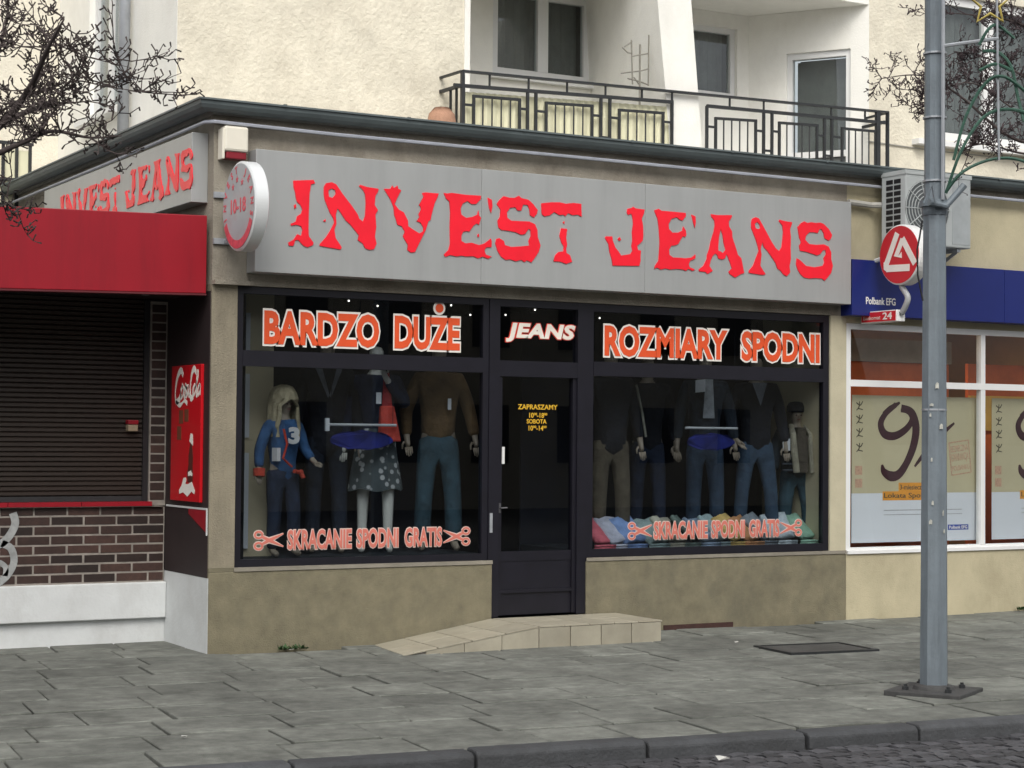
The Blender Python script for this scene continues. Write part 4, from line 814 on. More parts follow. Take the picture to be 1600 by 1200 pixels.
# balcony railings
def railing(spec, label, name='balcony_railing', infill=None):
    y = 2.1; k = 740/1600
    def P(u, v): p = FP(680+u*k, v*k, y); return p
    us = [q for q in spec['posts']]
    t = thing(name, label, 'railing', (P(us[0], 300).x/2+P(us[-1], 400).x/2, y, UZ), 'balcony railings above the shop roof')
    zr = lambda u: P(u, spec['top'](u)).z
    zm = lambda u: P(u, spec['mid'](u)).z
    X = lambda u: P(u, 350).x
    a, b = spec['range']
    obj('top_rail', MB().bar((X(a), y, zr(a)), (X(b), y, zr(b)), .022, .045), iron_m, t); ma, mb_ = spec['midrange']
    obj('middle_rail', MB().bar((X(ma), y, zm(ma)), (X(mb_), y, zm(mb_)), .032, .03), iron_m, t)
    obj('bottom_rail', MB().bar((X(ma), y, UZ+.09), (X(mb_), y, UZ+.09), .03, .03), iron_m, t)
    for u_ in spec['short']: obj('upper_post', MB().bar((X(u_), y, zm(u_)), (X(u_), y, zr(u_)), .016, .016), iron_m, t)
    for u_ in spec['posts']: obj('post', MB().bar((X(u_), y, UZ+.0), (X(u_), y, zm(u_)), .026, .026), iron_m, t)
    for u_, w_ in spec['thick']: obj('end_post', MB().bar((X(u_), y, UZ), (X(u_), y, zr(u_)), w_, .04), iron_m, t)
    for (l, r, tl, tr, el, er, ey) in spec['panels']:
        zl, zr_ = P(l, tl).z, P(r, tr).z
        obj('panel_head', MB().bar((X(l)-.013, y, zl), (X(r)+.013, y, zr_), .026, .024), iron_m, t)
        for u_ in (l, r): obj('panel_side', MB().bar((X(u_), y, UZ+.1), (X(u_), y, zl+(zr_-zl)*(u_ != l)), .026, .022), iron_m, t)
        for i in range(1, 5): u_ = l+(r-l)*i/5; obj('bar', MB().tube([(X(u_), y, UZ+.1), (X(u_), y, zl+(zr_-zl)*i/5)], .0085, 5), iron_m, t)
        for p0, p1, e in ((el, l, ey), (r, er, ey+14)): obj('link', MB().bar((X(p0), y, P(p0, e).z), (X(p1), y, P(p0, e).z), .022, .02), iron_m, t)
    for p0, p1, e in spec['rungs']: obj('link', MB().bar((X(p0), y, P(p0, e).z), (X(p1), y, P(p0, e).z), .022, .02), iron_m, t)
    return t, X, P, zm
tt = lambda u: 240+(u-90)*140/1440
r1, X_, P_, zm_ = railing(dict(posts=[95, 312, 340, 560, 590, 800], top=tt, mid=lambda u: 287+(u-60)*58/740, range=(90, 918), midrange=(62, 803), short=[92, 183, 315, 445, 575, 698, 800], thick=[(92, .03)],
    panels=[(130, 285, 325, 337, 100, 312, 353), (375, 530, 348, 358, 343, 560, 375), (622, 770, 372, 382, 592, 800, 397)], rungs=[(312, 340, 443), (560, 590, 463)]), 'dark iron balcony railing of stepped panels backed by pale yellow corrugated sheet')
obj('return_rail', MB().bar((X_(90), 2.1, P_(90, 240).z), (X_(90)-.02, UY-.001, P_(90, 240).z), .02, .03).bar((X_(90), 2.1, P_(90, 288).z), (X_(90)-.02, UY-.001, P_(90, 288).z), .03, .03), iron_m, r1)
for yy in (2.22, 2.34): obj('post', MB().bar((X_(92), yy, UZ), (X_(92), yy, P_(90, 288).z), .02, .02), iron_m, r1)
co = MB(); n_ = 90; vs = []
for i in range(n_+1):
    u_ = 98+(800-98)*i/n_; yy = 2.155+.012*math.sin(i*math.pi/1.5); z_ = P_(u_, 306+(u_-98)*.0745).z; vs += [(X_(u_), yy, UZ+.06), (X_(u_), yy, z_)]
co.add(vs, [(2*i, 2*i+2, 2*i+3, 2*i+1) for i in range(n_)])
obj('corrugated_sheet', co.mesh(recalc=False), M('sheet_yellow', (.74, .72, .52), .6, .06, 3), r1)
r2, X2, P2, zm2 = railing(dict(posts=[918, 1110, 1138, 1315, 1340], top=tt, mid=lambda u: 358+(u-918)*57/602, range=(918.5, 1530), midrange=(918, 1520), short=[995, 1110, 1338, 1452], thick=[(1495, .05), (1528, .022)],
    panels=[(948, 1083, 400, 408, 918, 1110, 427), (1163, 1290, 415, 424, 1138, 1315, 443), (1375, 1488, 434, 444, 1345, 1495, 462)], rungs=[(1110, 1138, 508), (1315, 1340, 525)]), 'open dark iron balcony railing without backing sheet beside the white dividing fin')
obj('return_rail', MB().bar((X2(1528), 2.1, P2(1528, 381).z), (X2(1528)+.03, UY-.001, P2(1528, 381).z), .022, .03).bar((X2(1520), 2.1, P2(1520, 412).z), (X2(1520)+.03, UY-.001, P2(1520, 412).z), .03, .03), iron_m, r2)
# wing balcony railing at the far left
t = thing('balcony_railing', 'far balcony railing with pale panels on the rear wing behind twigs', 'railing', (FP(0, 250, wy-.6).x, wy-.6, 4.2))
a = FP(-60, 240, wy-.6); b = FP(46, 240, wy-.6); zt2 = FP(20, 222, wy-.6).z; zb2 = zt2-.75
obj('panel', B((a.x, wy-.61, zb2), (b.x, wy-.58, zt2-.08)), M('sheet_yellow', (1, 1, 1)), t); obj('top_rail', B((a.x-.1, wy-.65, zt2-.03), (b.x+.03, wy-.6, zt2)), iron_m, t)
for i in range(6): xx = a.x+(b.x-a.x)*i/5; obj('post', B((xx-.015, wy-.64, zb2), (xx+.015, wy-.612, zt2-.03)), iron_m, t)
obj('frame_square', MB().box((b.x-.42, wy-.645, zb2+.35), (b.x-.1, wy-.615, zb2+.38)), iron_m, t)
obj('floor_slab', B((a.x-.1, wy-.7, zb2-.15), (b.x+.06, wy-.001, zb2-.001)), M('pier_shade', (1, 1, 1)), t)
# television aerial on the loggia
ap = FP(1000, 60, 2.3)
t = thing('television_aerial', 'thin metal television aerial standing in the loggia behind the railing', 'aerial', (ap.x, 2.3, UZ))
A3 = lambda u, v: FP(680+u*740/1600, v*740/1600, 2.3)
wr_m = M('aerial_metal', (.22, .21, .18), .5)
obj('mast', MB().tube([(A3(692, 150).x, 2.3, UZ), A3(692, 150)], .011, 6), wr_m, t)
for q in ([(663, 135), (667, 285)], [(722, 118), (720, 290)]): obj('element', MB().tube([A3(*q[0]), A3(*q[1])], .008, 5), wr_m, t)
for q in ([(632, 160), (650, 178), (665, 180)], [(628, 247), (690, 240), (722, 232)], [(665, 190), (722, 180)], [(650, 265), (690, 275), (722, 288)], [(640, 158), (665, 140)], [(655, 268), (672, 262), (688, 285)]): obj('crossbar', MB().tube([A3(*z) for z in q], .007, 5), wr_m, t)
# clay pot lying on the roof edge
pp_ = FP(690, 183, 2.0)
t = thing('clay_pot', 'upturned reddish clay pot on the roof beside the railing end', 'pot', (pp_.x, 2.0, UZ))
obj('pot_body', MB().lathe([(.16, 0), (.165, .06), (.15, .07), (.15, .36), (.12, .50), (.07, .56), (.0701, .56)], (pp_.x, 2.0, UZ), 'z', 20), M('terracotta', (.36, .20, .13), .85, .25, 9, .006, 40), t, smooth=True)
obj('pot_rim', MB().lathe([(.175, .0), (.18, .05), (.166, .055)], (pp_.x, 2.0, UZ+.001), 'z', 20), M('terracotta', (1, 1, 1)), t)

# ================================================================== LAMP POST
pb = GP(1459, 1083); pdp = (pb-CAM).dot(FW)
t = thing('lamp_post', 'grey painted steel lamp post on a bolted base plate beside the kerb', 'lamp post', pb)
Rb = Matrix.Translation(pb) @ Matrix.Rotation(TH+.12, 4, 'Z')
ptop = DP(1454, 0, pdp); 
def pz(py): return DP(1458, py, pdp).z
def octa(prof, n=8, rot=.35):
    m = MB(); vs = []; 
    for r_, z in prof:
        for j in range(n): a = rot+2*math.pi*j/n; vs.append((r_*math.cos(a), r_*math.sin(a), z))
    m.add(vs, [(i*n+j, i*n+(j+1) % n, i*n+n+(j+1) % n, i*n+n+j) for i in range(len(prof)-1) for j in range(n)]); m.add([], []); m.f.append(tuple(reversed(range(n)))); m.f.append(tuple(range((len(prof)-1)*n, len(prof)*n))); mm = m.mesh(); mm.transform(Rb); return mm
zj = pz(322)
obj('lower_shaft', octa([(.093, .02), (.088, .9), (.083, 1.8), (.076, zj)]), pole_m, t)
obj('upper_shaft', octa([(.068, zj), (.066, zj+1.2), (.055, zj+4.6)], 12), pole_m, t)
obj('collar', octa([(.08, zj-.05), (.084, zj-.03), (.084, zj+.01), (.07, zj+.03)], 12), pole_m, t)
plate = MB().box((-.25, -.25, -.01), (.25, .25, .028)).mesh(); plate.transform(Rb @ Matrix.Rotation(.5, 4, 'Z')); obj('base_plate', plate, M('plate_iron', (.045, .045, .045), .8, .3, 12, .004, 50), t, bevel=.006)
hub = MB().lathe([(.14, .028), (.13, .05), (.1, .06)], (0, 0, 0), 'z', 12).mesh(); hub.transform(Rb); obj('base_collar', hub, M('plate_iron', (1, 1, 1)), t)
for a in range(4):
    q = Rb @ Matrix.Rotation(.5, 4, 'Z') @ Vector((.2*math.cos(a*math.pi/2+math.pi/4), .2*math.sin(a*math.pi/2+math.pi/4), .0))
    obj('bolt', MB().lathe([(.022, .028), (.022, .05), (.012, .052), (.012, .065)], q, 'z', 6), iron_m, t)
random.seed(4)
for py in (78, 180, 280, 640): 
    obj('strap', MB().lathe([(.079 if py < 300 else .084, -.006), (.079 if py < 300 else .084, .006)], (pb.x, pb.y, pz(py)), 'z', 12), zinc_m, t)
for i in range(9):       # remains of stickers
    py = random.uniform(590, 850); z = pz(py); a = -2.0+random.uniform(-.8, .6); r_ = .0885; h = random.uniform(.01, .035); w_ = random.uniform(.1, .3)
    vs = [(pb.x+r_*math.cos(a+d), pb.y+r_*math.sin(a+d), z+e) for d, e in ((0, 0), (w_*.5, h*.1), (w_, 0), (w_, h), (w_*.5, h*1.3), (0, h*.8))]
    obj('sticker_scrap', MB().add(vs, [(0,1,4,5),(1,2,3,4)]).mesh(), M('sticker_pale', (.42, .42, .38), .7, .4, 30), t)
obj('cable', MB().tube([DP(1441, 345, pdp-.09), DP(1437, 370, pdp-.09), DP(1433, 390, pdp-.09), DP(1434, 430, pdp-.085), DP(1442, 470, pdp-.088)], .006, 5), black_m, t)
# festive light ornament strapped to the post
t = thing('street_decoration', 'festive wire ornament with green arcs and yellow star strapped to the lamp post', 'decoration', DP(1475, 320, pdp))
gdk = M('tinsel_green', (.03, .085, .06), .7, .3, 40, .004, 90)
obj('upright_rod', MB().tube([DP(1474, -60, pdp), DP(1473, 312, pdp)], .012, 6), zinc_m, t)
obj('bracket_arm', MB().tube([DP(1452, 316, pdp-.05), DP(1478, 322, pdp), DP(1507, 289, pdp)], .022, 8), pole_m, t)
obj('bracket_arm', MB().tube([DP(1444, 318, pdp-.09), DP(1456, 290, pdp-.09), DP(1462, 318, pdp-.09)], .01, 6), pole_m, t)
obj('clamp', MB().lathe([(.1, -.02), (.1, .02)], (pb.x, pb.y, pz(316)), 'z', 12), pole_m, t)
obj('cross_arm', MB().tube([DP(1472, 72, pdp), DP(1560, 60, pdp)], .012, 6), zinc_m, t)
obj('hanger_rod', MB().tube([DP(1557, -40, pdp), DP(1561, 250, pdp)], .008, 6), zinc_m, t)
for pts in ([(1478, 300), (1500, 272), (1530, 255), (1565, 247), (1600, 252), (1640, 275)], [(1478, 302), (1500, 240), (1530, 190), (1560, 172), (1600, 175), (1650, 200)], [(1490, 250), (1510, 180), (1540, 130), (1570, 120), (1610, 150)], [(1535, 80), (1560, 82), (1580, 105), (1590, 150), (1600, 190)], [(1530, 70), (1545, 45), (1560, 40), (1585, 60)], [(1530, 110), (1555, 100), (1580, 110)]):
    obj('green_arc', MB().tube(catmull([DP(a, b, pdp+.03*math.sin(a)) for a, b in pts], 5), .011, 6), gdk, t)
st_pts = []
for k in range(10):
    a = math.pi/2+k*math.pi/5; r_ = 34 if k % 2 == 0 else 15; st_pts.append(DP(1547+r_*math.cos(a), 6-r_*math.sin(a), pdp))
obj('star', MB().tube(st_pts+[st_pts[0]], .011, 6), M('tinsel_yellow', (.42, .33, .08), .6, .3, 40), t)

# ================================================================== TREES
def tree(name, label, base, trunk_top, limbs, depth, n_sec, n_ter, seed, spread, rad=.055, leaf=None):
    random.seed(seed); t = thing(name, label, 'tree', base)
    mid = (Vector(base)+trunk_top)/2+Vector((.08, .05, 0))
    obj('trunk', MB().tube(catmull([Vector(base)-Vector((0, 0, .15)), mid, trunk_top], 6), [.15-.006*i for i in range(13)], 10), bark_m, t, smooth=True)
    tw = MB()
    for li, (pts, r0) in enumerate(limbs):
        W = [DP(a, b, depth+dd) for a, b, dd in pts]; W = [trunk_top]+W if li >= 0 else W
        c = catmull(W, 6); k = len(c); obj('limb', MB().tube(c, [r0*.72*(1-.88*i/(k-1)) for i in range(k)], 6), bark_m, t, smooth=True)
        for i in range(n_sec):
            j = random.randint(k//3, k-1) if k > 6 else random.randint(0, k-1); p = c[j]
            ang = random.uniform(0, 2*math.pi); d = RX*math.cos(ang)-DN*(math.sin(ang)*.8+.15)+FW*random.uniform(-.5, .5); d.normalize()
            L = random.uniform(.25, 1)*spread*(.6+.4*(j/k)); cur = p.copy(); line = [cur.copy()]
            for s in range(5):
                d = (d+Vector([random.uniform(-.4, .4) for _ in range(3)])+Vector((0, 0, .08))).normalized(); cur = cur+d*L/5; line.append(cur.copy())
            tw.tube(line, [.005-.0006*s for s in range(6)], 4)
            for q in range(n_ter):
                s = random.randint(1, 5); b0_ = line[s]; e = (d*.6+Vector([random.uniform(-1, 1) for _ in range(3)])).normalized(); l2 = random.uniform(.03, .12)
                m1 = b0_+e*l2*.5+Vector([random.uniform(-.02, .02) for _ in range(3)]); e2 = m1+(e+Vector((0, 0, .5))).normalized()*l2*.5
                tw.tube([b0_, m1, e2], [.0038, .0034, .0026], 3)
                for q2 in range(2):
                    o3 = (m1, e2)[q2]; e3 = o3+Vector([random.uniform(-1, 1) for _ in range(3)])*.028+Vector((0, 0, .008)); tw.tube([o3, e3], [.0042, .0055], 3)
    o = obj('crown_twigs', tw, leaf or bark_m, t, smooth=False)
    return t
tb = Vector((-4.05, -2.3, 0))
dl = (tb-CAM).dot(FW)
tree('bare_tree', 'bare winter tree with knobbly twigs hanging over the red kiosk fascia', tb, DP(-160, 250, dl), [
    ([(-60, 235, 0), (0, 195, .1), (45, 140, .0), (75, 75, -.2), (100, 30, -.3)], .05),
    ([(-60, 240, 0), (10, 190, .3), (70, 165, .5), (120, 160, .6)], .045),
    ([(-40, 250, -.2), (30, 225, -.3), (80, 205, -.3), (140, 215, -.3), (190, 212, -.3)], .03),
    ([(-60, 285, 0), (0, 300, .2), (22, 325, .2)], .012),
    ([(-60, 100, .3), (0, 60, .4), (12, 20, .5)], .025),
    ([(40, 150, .1), (70, 72, .1), (140, 90, .1), (205, 106, .1)], .012),
    ([(60, 170, .1), (110, 128, .1), (170, 136, .1), (240, 146, .1)], .012),
    ], dl, 15, 9, 31, .40)
tb = Vector((9.6, -3.2, 0)); dr_ = (tb-CAM).dot(FW)
tree('bare_tree', 'bare winter tree with purplish budded twigs in front of the upper white window', tb, DP(1760, 260, dr_), [
    ([(1660, 230, 0), (1580, 215, -.1), (1500, 150, -.1), (1440, 118, -.1), (1370, 124, -.1)], .03),
    ([(1680, 180, 0), (1600, 120, .3), (1540, 90, .4), (1490, 80, .4)], .03),
    ([(1680, 240, 0), (1600, 240, .3), (1540, 225, .4), (1500, 235, .3)], .025),
    ([(1680, 100, .2), (1600, 40, .3), (1530, 25, .3), (1480, 20, .3)], .03),
    ([(1600, 180, .2), (1520, 130, .2), (1450, 150, .2), (1420, 175, .2)], .014),
    ], dr_, 24, 11, 77, .46, leaf=M('bud_purple', (.05, .035, .038), .9, .3, 20))

# ================================================================== SHOP-WINDOW MANNEQUINS
def skin_mesh(vs, es, rad, root=0, sub=1):
    m = bpy.data.meshes.new('s'); m.from_pydata([tuple(v) for v in vs], es, []); o = bpy.data.objects.new('s', m); COL.objects.link(o)
    md = o.modifiers.new('k', 'SKIN'); md.use_smooth_shade = True
    for i, r_ in enumerate(rad):
        sv_ = m.skin_vertices[0].data[i]; sv_.radius = r_ if isinstance(r_, tuple) else (r_, r_); sv_.use_root = (i == root)
    s = o.modifiers.new('u', 'SUBSURF'); s.levels = sub; s.render_levels = sub
    return eval_mesh(o)
skin_pl = M('mannequin_skin', (.36, .29, .21), .5, .05, 3)
def cloth(n, c, **k): return M(n, c, .9, .3, 9, .03, 10, **k)
ARM_DOWN = lambda s: [(s*.235, .0, 1.14), (s*.262, -.05, .90), (s*.268, -.075, .82)]
def mannequin(label, px, y, H, rot, top=None, bottom=None, arms=None, group='shop-window mannequins', extra=None, wide=0., stance=0., hem=.88, z0=.687, skin=None, fat=1.0):
    x = FP(px, 870, y).x
    t = thing('mannequin', label, 'mannequin', (x, y, z0), group); s = H/1.75; Rz = Matrix.Translation((x, y, z0)) @ Matrix.Rotation(rot, 4, 'Z') @ Matrix.Diagonal((s*fat, s*fat, s, 1))
    arms = arms or {-1: ARM_DOWN(-1), 1: ARM_DOWN(1)}
    V = [(0, 0, .95), (0, 0, 1.12), (0, .0, 1.32), (0, .01, 1.46), (0, 0, 1.53), (0, -.015, 1.60), (0, -.005, 1.70)]
    Rr = [(.13, .095), (.11, .08), (.145, .1), (.062, .06), (.05, .05), (.066, .078), (.07, .085)]; Ed = [(0,1),(1,2),(2,3),(3,4),(4,5),(5,6)]
    fingers = MB()
    for sd_ in (-1, 1):
        i = len(V); a = arms[sd_]; V += [(sd_*.165, .0, 1.41)]+a; Rr += [.052, .042, .027, (.034, .02)]; Ed += [(2, i), (i, i+1), (i+1, i+2), (i+2, i+3)]
        wd = (Vector(a[2])-Vector(a[1])).normalized(); sx_ = wd.cross(Vector((0, 0, 1)) if abs(wd.z) < .8 else Vector((0, 1, 0))).normalized()
        for k_ in range(4):
            b_ = Vector(a[2])+sx_*(k_-1.5)*.016; L_ = (.06, .07, .066, .05)[k_]; bend = Vector((0, -.25, -.1)); e1 = b_+wd*L_*.55; fingers.tube([b_, e1, e1+(wd+bend).normalized()*L_*.6], [.0085, .008, .005], 5)
        b_ = Vector(a[1])+wd*.035+sx_*-.026; fingers.tube([b_, b_+(wd*.7-sx_*.6).normalized()*.03, b_+wd*.06-sx_*.025], [.010, .009, .006], 5)
        j = len(V); V += [(sd_*.085, .0, .88), (sd_*(.10+stance), -.01-.04*(sd_ > 0), .49), (sd_*(.105+stance*1.6), .02-.05*(sd_ > 0), .075), (sd_*(.115+stance*1.7), -.10-.05*(sd_ > 0), .03)]; Rr += [.083, .055, .036, (.035, .028)]; Ed += [(0, j), (j, j+1), (j+1, j+2), (j+2, j+3)]
    bm_ = skin_mesh(V, Ed, Rr); fm = fingers.mesh(); bb = bmesh.new(); bb.from_mesh(bm_); bb.from_mesh(fm); bb.to_mesh(bm_); bb.free(); bm_.transform(Rz)
    bm_.polygons.foreach_set('use_smooth', [True]*len(bm_.polygons)); bm_.materials.clear(); obj('body', bm_, skin or skin_pl, t)
    if top:
        nm, mt, g, lng = top; v = [(0, 0, hem-.075), (0, 0, 1.10), (0, 0, 1.33), (0, .008, 1.455)]; r_ = [(.142+g, .11+g), (.125+g, .1+g), (.148+g, .11+g), (.105, .095)]; e = [(0,1),(1,2),(2,3)]
        for sd_ in (-1, 1):
            a = arms[sd_]; i = len(v); v += [(sd_*.17, 0, 1.405), a[0], tuple(Vector(a[0]).lerp(Vector(a[1]), lng))]; r_ += [.06+g*.4, .05+g*.5, .04+g*.4]; e += [(2, i), (i, i+1), (i+1, i+2)]
        m = skin_mesh(v, e, r_, 2); m.materials.clear(); m.transform(Rz); obj(nm, m, mt, t)
        if hem > .5: pass
    if bottom:
        nm, mt, g = bottom; v = [(0, 0, 1.0), (0, 0, .92)]; r_ = [(.152+g*.3, .115), (.17+g*.4, .135)]; e = [(0, 1)]
        for sd_ in (-1, 1):
            i = len(v); v += [(sd_*.088, 0, .80), (sd_*(.10+stance), -.01-.04*(sd_ > 0), .47), (sd_*(.105+stance*1.6), .01-.05*(sd_ > 0), .07)]; r_ += [.088+g*.4, .062+g*.6, .058+g*.7]; e += [(1, i), (i, i+1), (i+1, i+2)]
        m = skin_mesh(v, e, r_, 0); m.materials.clear(); m.transform(Rz); obj(nm, m, mt, t)
    return t, Rz
def add(t, Rz, name, mb, mat, smooth=False):
    m = mb.mesh(name, smooth) if isinstance(mb, MB) else mb; m.transform(Rz); return obj(name, m, mat, t)
def face(t, Rz):
    fm = M('face_paint', (.10, .05, .04), .6)
    for s_ in (-1, 1): add(t, Rz, 'eye', MB().lathe([(.011, 0), (.006, .004)], (s_*.027, -.094, 1.625), 'y', 8), fm)
    add(t, Rz, 'nose', MB().add([(-.011, -.088, 1.595), (.011, -.088, 1.595), (0, -.09, 1.635), (0, -.113, 1.598)], [(0,1,3),(1,2,3),(2,0,3),(0,2,1)]), skin_pl)
    add(t, Rz, 'mouth', MB().box((-.018, -.093, 1.566), (.018, -.08, 1.573)), M('lip_paint', (.3, .08, .07), .6))
jean = cloth('denim_dark', (.018, .028, .055)); jean2 = cloth('denim_mid', (.035, .062, .10)); jean3 = cloth('denim_teal', (.035, .075, .095))
blk = cloth('wool_black', (.010, .011, .016)); tagm = white_pl
def price_tag(t, Rz, p, w_=.035, h=.09, tilt=0): add(t, Rz, 'price_tag', MB().add([(p[0]-w_, p[1], p[2]-h), (p[0]+w_, p[1], p[2]-h+tilt), (p[0]+w_, p[1], p[2]+h+tilt), (p[0]-w_, p[1], p[2]+h), (p[0]-w_, p[1]-.003, p[2]-h), (p[0]+w_, p[1]-.003, p[2]-h+tilt), (p[0]+w_, p[1]-.003, p[2]+h+tilt), (p[0]-w_, p[1]-.003, p[2]+h)], [(0,1,2,3),(4,7,6,5),(0,4,5,1),(1,5,6,2),(2,6,7,3),(3,7,4,0)]), tagm)
# 1 girl
t, R1 = mannequin('child mannequin with long blond hair, blue sweatshirt and red cuffs', 440, .27, 1.29, .25, ('sweatshirt', cloth('sweat_blue', (.035, .10, .22)), .012, .9), ('jeans', jean, .012), {-1: [(-.26, .02, 1.14), (-.29, -.02, .92), (-.295, -.03, .85)], 1: [(.24, -.02, 1.15), (.26, -.14, 1.02), (.25, -.2, .99)]}, hem=.84, fat=1.12)
redc = cloth('cuff_red', (.55, .06, .03))
add(t, R1, 'cuff', MB().tube([(-.287, -.018, .94), (-.295, -.03, .86)], [.058, .055], 10), redc); add(t, R1, 'waistband', MB().tube([(.02, -.155, .915), (.10, -.14, .90), (.16, -.08, .91)], .022, 8), redc); add(t, R1, 'waist_tie', MB().tube([(.10, -.15, .90), (.12, -.17, .84)], .022, 8), redc)
m, _ = fit_text('3', [-.055, .075, 1.20, 1.38], lambda u, v, d: (u, -.158-d-.0, v), .05, .004); add(t, R1, 'number_print', m, white_l)
add(t, R1, 'trim', MB().tube([(-.10, -.14, 1.36), (-.07, -.158, 1.2), (-.11, -.15, 1.05), (-.02, -.17, .96)], .012, 6), redc)
add(t, R1, 'side_panel', MB().box((-.165, -.13, 1.02), (-.125, -.05, 1.16)), white_l)
hair = MB(); vs = []; nn = 26
for k, (r_, z, ope) in enumerate([(.02, 1.80, 1), (.07, 1.785, 1), (.105, 1.73, 1), (.112, 1.675, 1), (.12, 1.60, .74), (.125, 1.48, .76), (.135, 1.38, .70), (.13, 1.28, .72)]):
    for j in range(nn+1):
        a = math.pi/2+(j/nn-.5)*2*math.pi*ope; q = r_*(1+.06*math.sin(j*2.3)+random.uniform(-.04, .04)); vs.append((q*math.cos(a), q*math.sin(a)*1.05+.0, z+random.uniform(-.008, .008)))
hair.add(vs, [(k*(nn+1)+j, k*(nn+1)+j+1, (k+1)*(nn+1)+j+1, (k+1)*(nn+1)+j) for k in range(7) for j in range(nn)])
ho = add(t, R1, 'hair', hair.mesh(recalc=False), M('hair_blond', (.42, .35, .21), .7, .3, 14, .01, 40)); so_ = ho.modifiers.new('s', 'SOLIDIFY'); so_.thickness = .02
face(t, R1)
# 2 dark suit
t, R1 = mannequin('tall mannequin in a black coat over a grey open collar beside the blond child mannequin', 508, .55, 1.80, -.3, ('coat', blk, .03, .95), ('trousers', cloth('trouser_navy', (.014, .02, .034)), .01), hem=.80)
add(t, R1, 'collar', MB().add([(-.11, -.12, 1.46), (-.055, -.15, 1.45), (0, -.176, 1.24), (-.012, -.172, 1.22)], [(0,3,2,1)]).add([(.11, -.12, 1.46), (.055, -.15, 1.45), (0, -.1765, 1.24), (.012, -.172, 1.22)], [(0,1,2,3)]), cloth('shirt_grey', (.16, .17, .19)))
# 3 woman with skirt, raised hand
t, R1 = mannequin('bare-legged mannequin in a spotted skirt raising one hand toward a red bag', 585, .42, 1.74, -.35, ('blouse', cloth('blouse_navy', (.014, .02, .045)), .01, .9), None, {-1: ARM_DOWN(-1), 1: [(.24, -.05, 1.20), (.05, -.26, 1.43), (.02, -.30, 1.50)]}, hem=.95, skin=M('mannequin_white', (.80, .78, .68), .4, .04, 3))
sk = MB(); prof = [(.125, 1.02), (.15, .93), (.165, .80), (.19, .64), (.205, .52)]; n = 48; vs = []
for r_, z in prof:
    for j in range(n): a = 2*math.pi*j/n; q = r_*(1+.05*math.sin(j*math.pi/3)*(1.03-z)*2); vs.append((q*math.cos(a)*1.08, q*math.sin(a)*.9, z+.012*math.sin(a*5)*(z < .6)))
sk.add(vs, [(i*n+j, i*n+(j+1) % n, i*n+n+(j+1) % n, i*n+n+j) for i in range(4) for j in range(n)])
skm = M('skirt_spots', (.07, .085, .085), .9, .2, 8); nt_ = skm.node_tree; b_ = nt_.nodes['Principled BSDF']; vo = nt_.nodes.new('ShaderNodeTexVoronoi'); vo.inputs['Scale'].default_value = 17; tc = nt_.nodes.new('ShaderNodeTexCoord'); nt_.links.new(tc.outputs['Object'], vo.inputs['Vector'])
cr = nt_.nodes.new('ShaderNodeMapRange'); cr.inputs['From Min'].default_value = .40; cr.inputs['From Max'].default_value = .28; nt_.links.new(vo.outputs['Distance'], cr.inputs[0]); mx = nt_.nodes.new('ShaderNodeMix'); mx.data_type = 'RGBA'; nt_.links.new(cr.outputs[0], mx.inputs[0]); src = b_.inputs['Base Color'].links[0].from_socket; nt_.links.new(src, mx.inputs[6]); mx.inputs[7].default_value = (.5, .5, .47, 1); nt_.links.new(mx.outputs[2], b_.inputs['Base Color'])
add(t, R1, 'skirt', sk.mesh(recalc=False, smooth=True), skm)
# red bag hung in the window
bp = FP(607, 640, .22); zt_b, zb_b = FP(607, 634, .22).z, FP(612, 690, .22).z; 
t = thing('red_bag', 'coral red bag with strap and white tag hanging beside the spotted skirt', 'bag', (bp.x, .22, zb_b))
hw = .085
obj('bag_body', MB().hexa([(bp.x-hw*.95, .19, zb_b), (bp.x+hw*1.25, .19, zb_b), (bp.x+hw*1.25, .26, zb_b), (bp.x-hw*.95, .26, zb_b)], [(bp.x-hw*.85, .205, zt_b), (bp.x+hw*.55, .205, zt_b), (bp.x+hw*.55, .245, zt_b), (bp.x-hw*.85, .245, zt_b)]), cloth('bag_coral', (.60, .07, .045)), t, bevel=.012)
obj('strap', MB().add([(bp.x-.06, .214, zt_b-.01), (bp.x+.03, .214, zt_b-.01), (bp.x+.0, .214, FP(604, 582, .22).z), (bp.x-.045, .214, FP(604, 582, .22).z), (bp.x-.06, .222, zt_b-.01), (bp.x+.03, .222, zt_b-.01), (bp.x+.0, .222, FP(604, 582, .22).z), (bp.x-.045, .222, FP(604, 582, .22).z)], [(0,1,2,3),(4,7,6,5),(0,4,5,1),(1,5,6,2),(2,6,7,3),(3,7,4,0)]), cloth('strap_red', (.36, .035, .035)), t)
tp = FP(592, 622, .2); obj('tag', B((tp.x-.025, .196, tp.z-.045), (tp.x+.02, .199, tp.z+.045)), tagm, t)
# 4 tan sweater
t, R1 = mannequin('headless-looking tall mannequin in a tan sweater and wide blue jeans near the shop door', 683, .45, 1.78, -.3, ('sweater', cloth('sweater_tan', (.145, .085, .035)), .022, .97), ('jeans', jean3, .025), {-1: [(-.27, .02, 1.15), (-.27, -.06, .93), (-.26, -.09, .85)], 1: [(.26, .02, 1.15), (.30, -.03, .93), (.31, -.05, .85)]}, hem=.90, stance=.015)
price_tag(t, R1, (.06, -.165, 1.2), .014, .045)
# 5 right window: khaki trousers
t, R1 = mannequin('mannequin in a black jacket with khaki trousers near the shop door', 952, .45, 1.78, -.2, ('jacket', blk, .03, .9), ('trousers', cloth('khaki', (.105, .085, .055)), .022), hem=.83)
add(t, R1, 'sleeve_stripe', MB().tube([(.215, -.06, 1.40), (.275, -.06, 1.14), (.295, -.09, .95)], .011, 6), cloth('stripe_grey', (.24, .23, .18)))
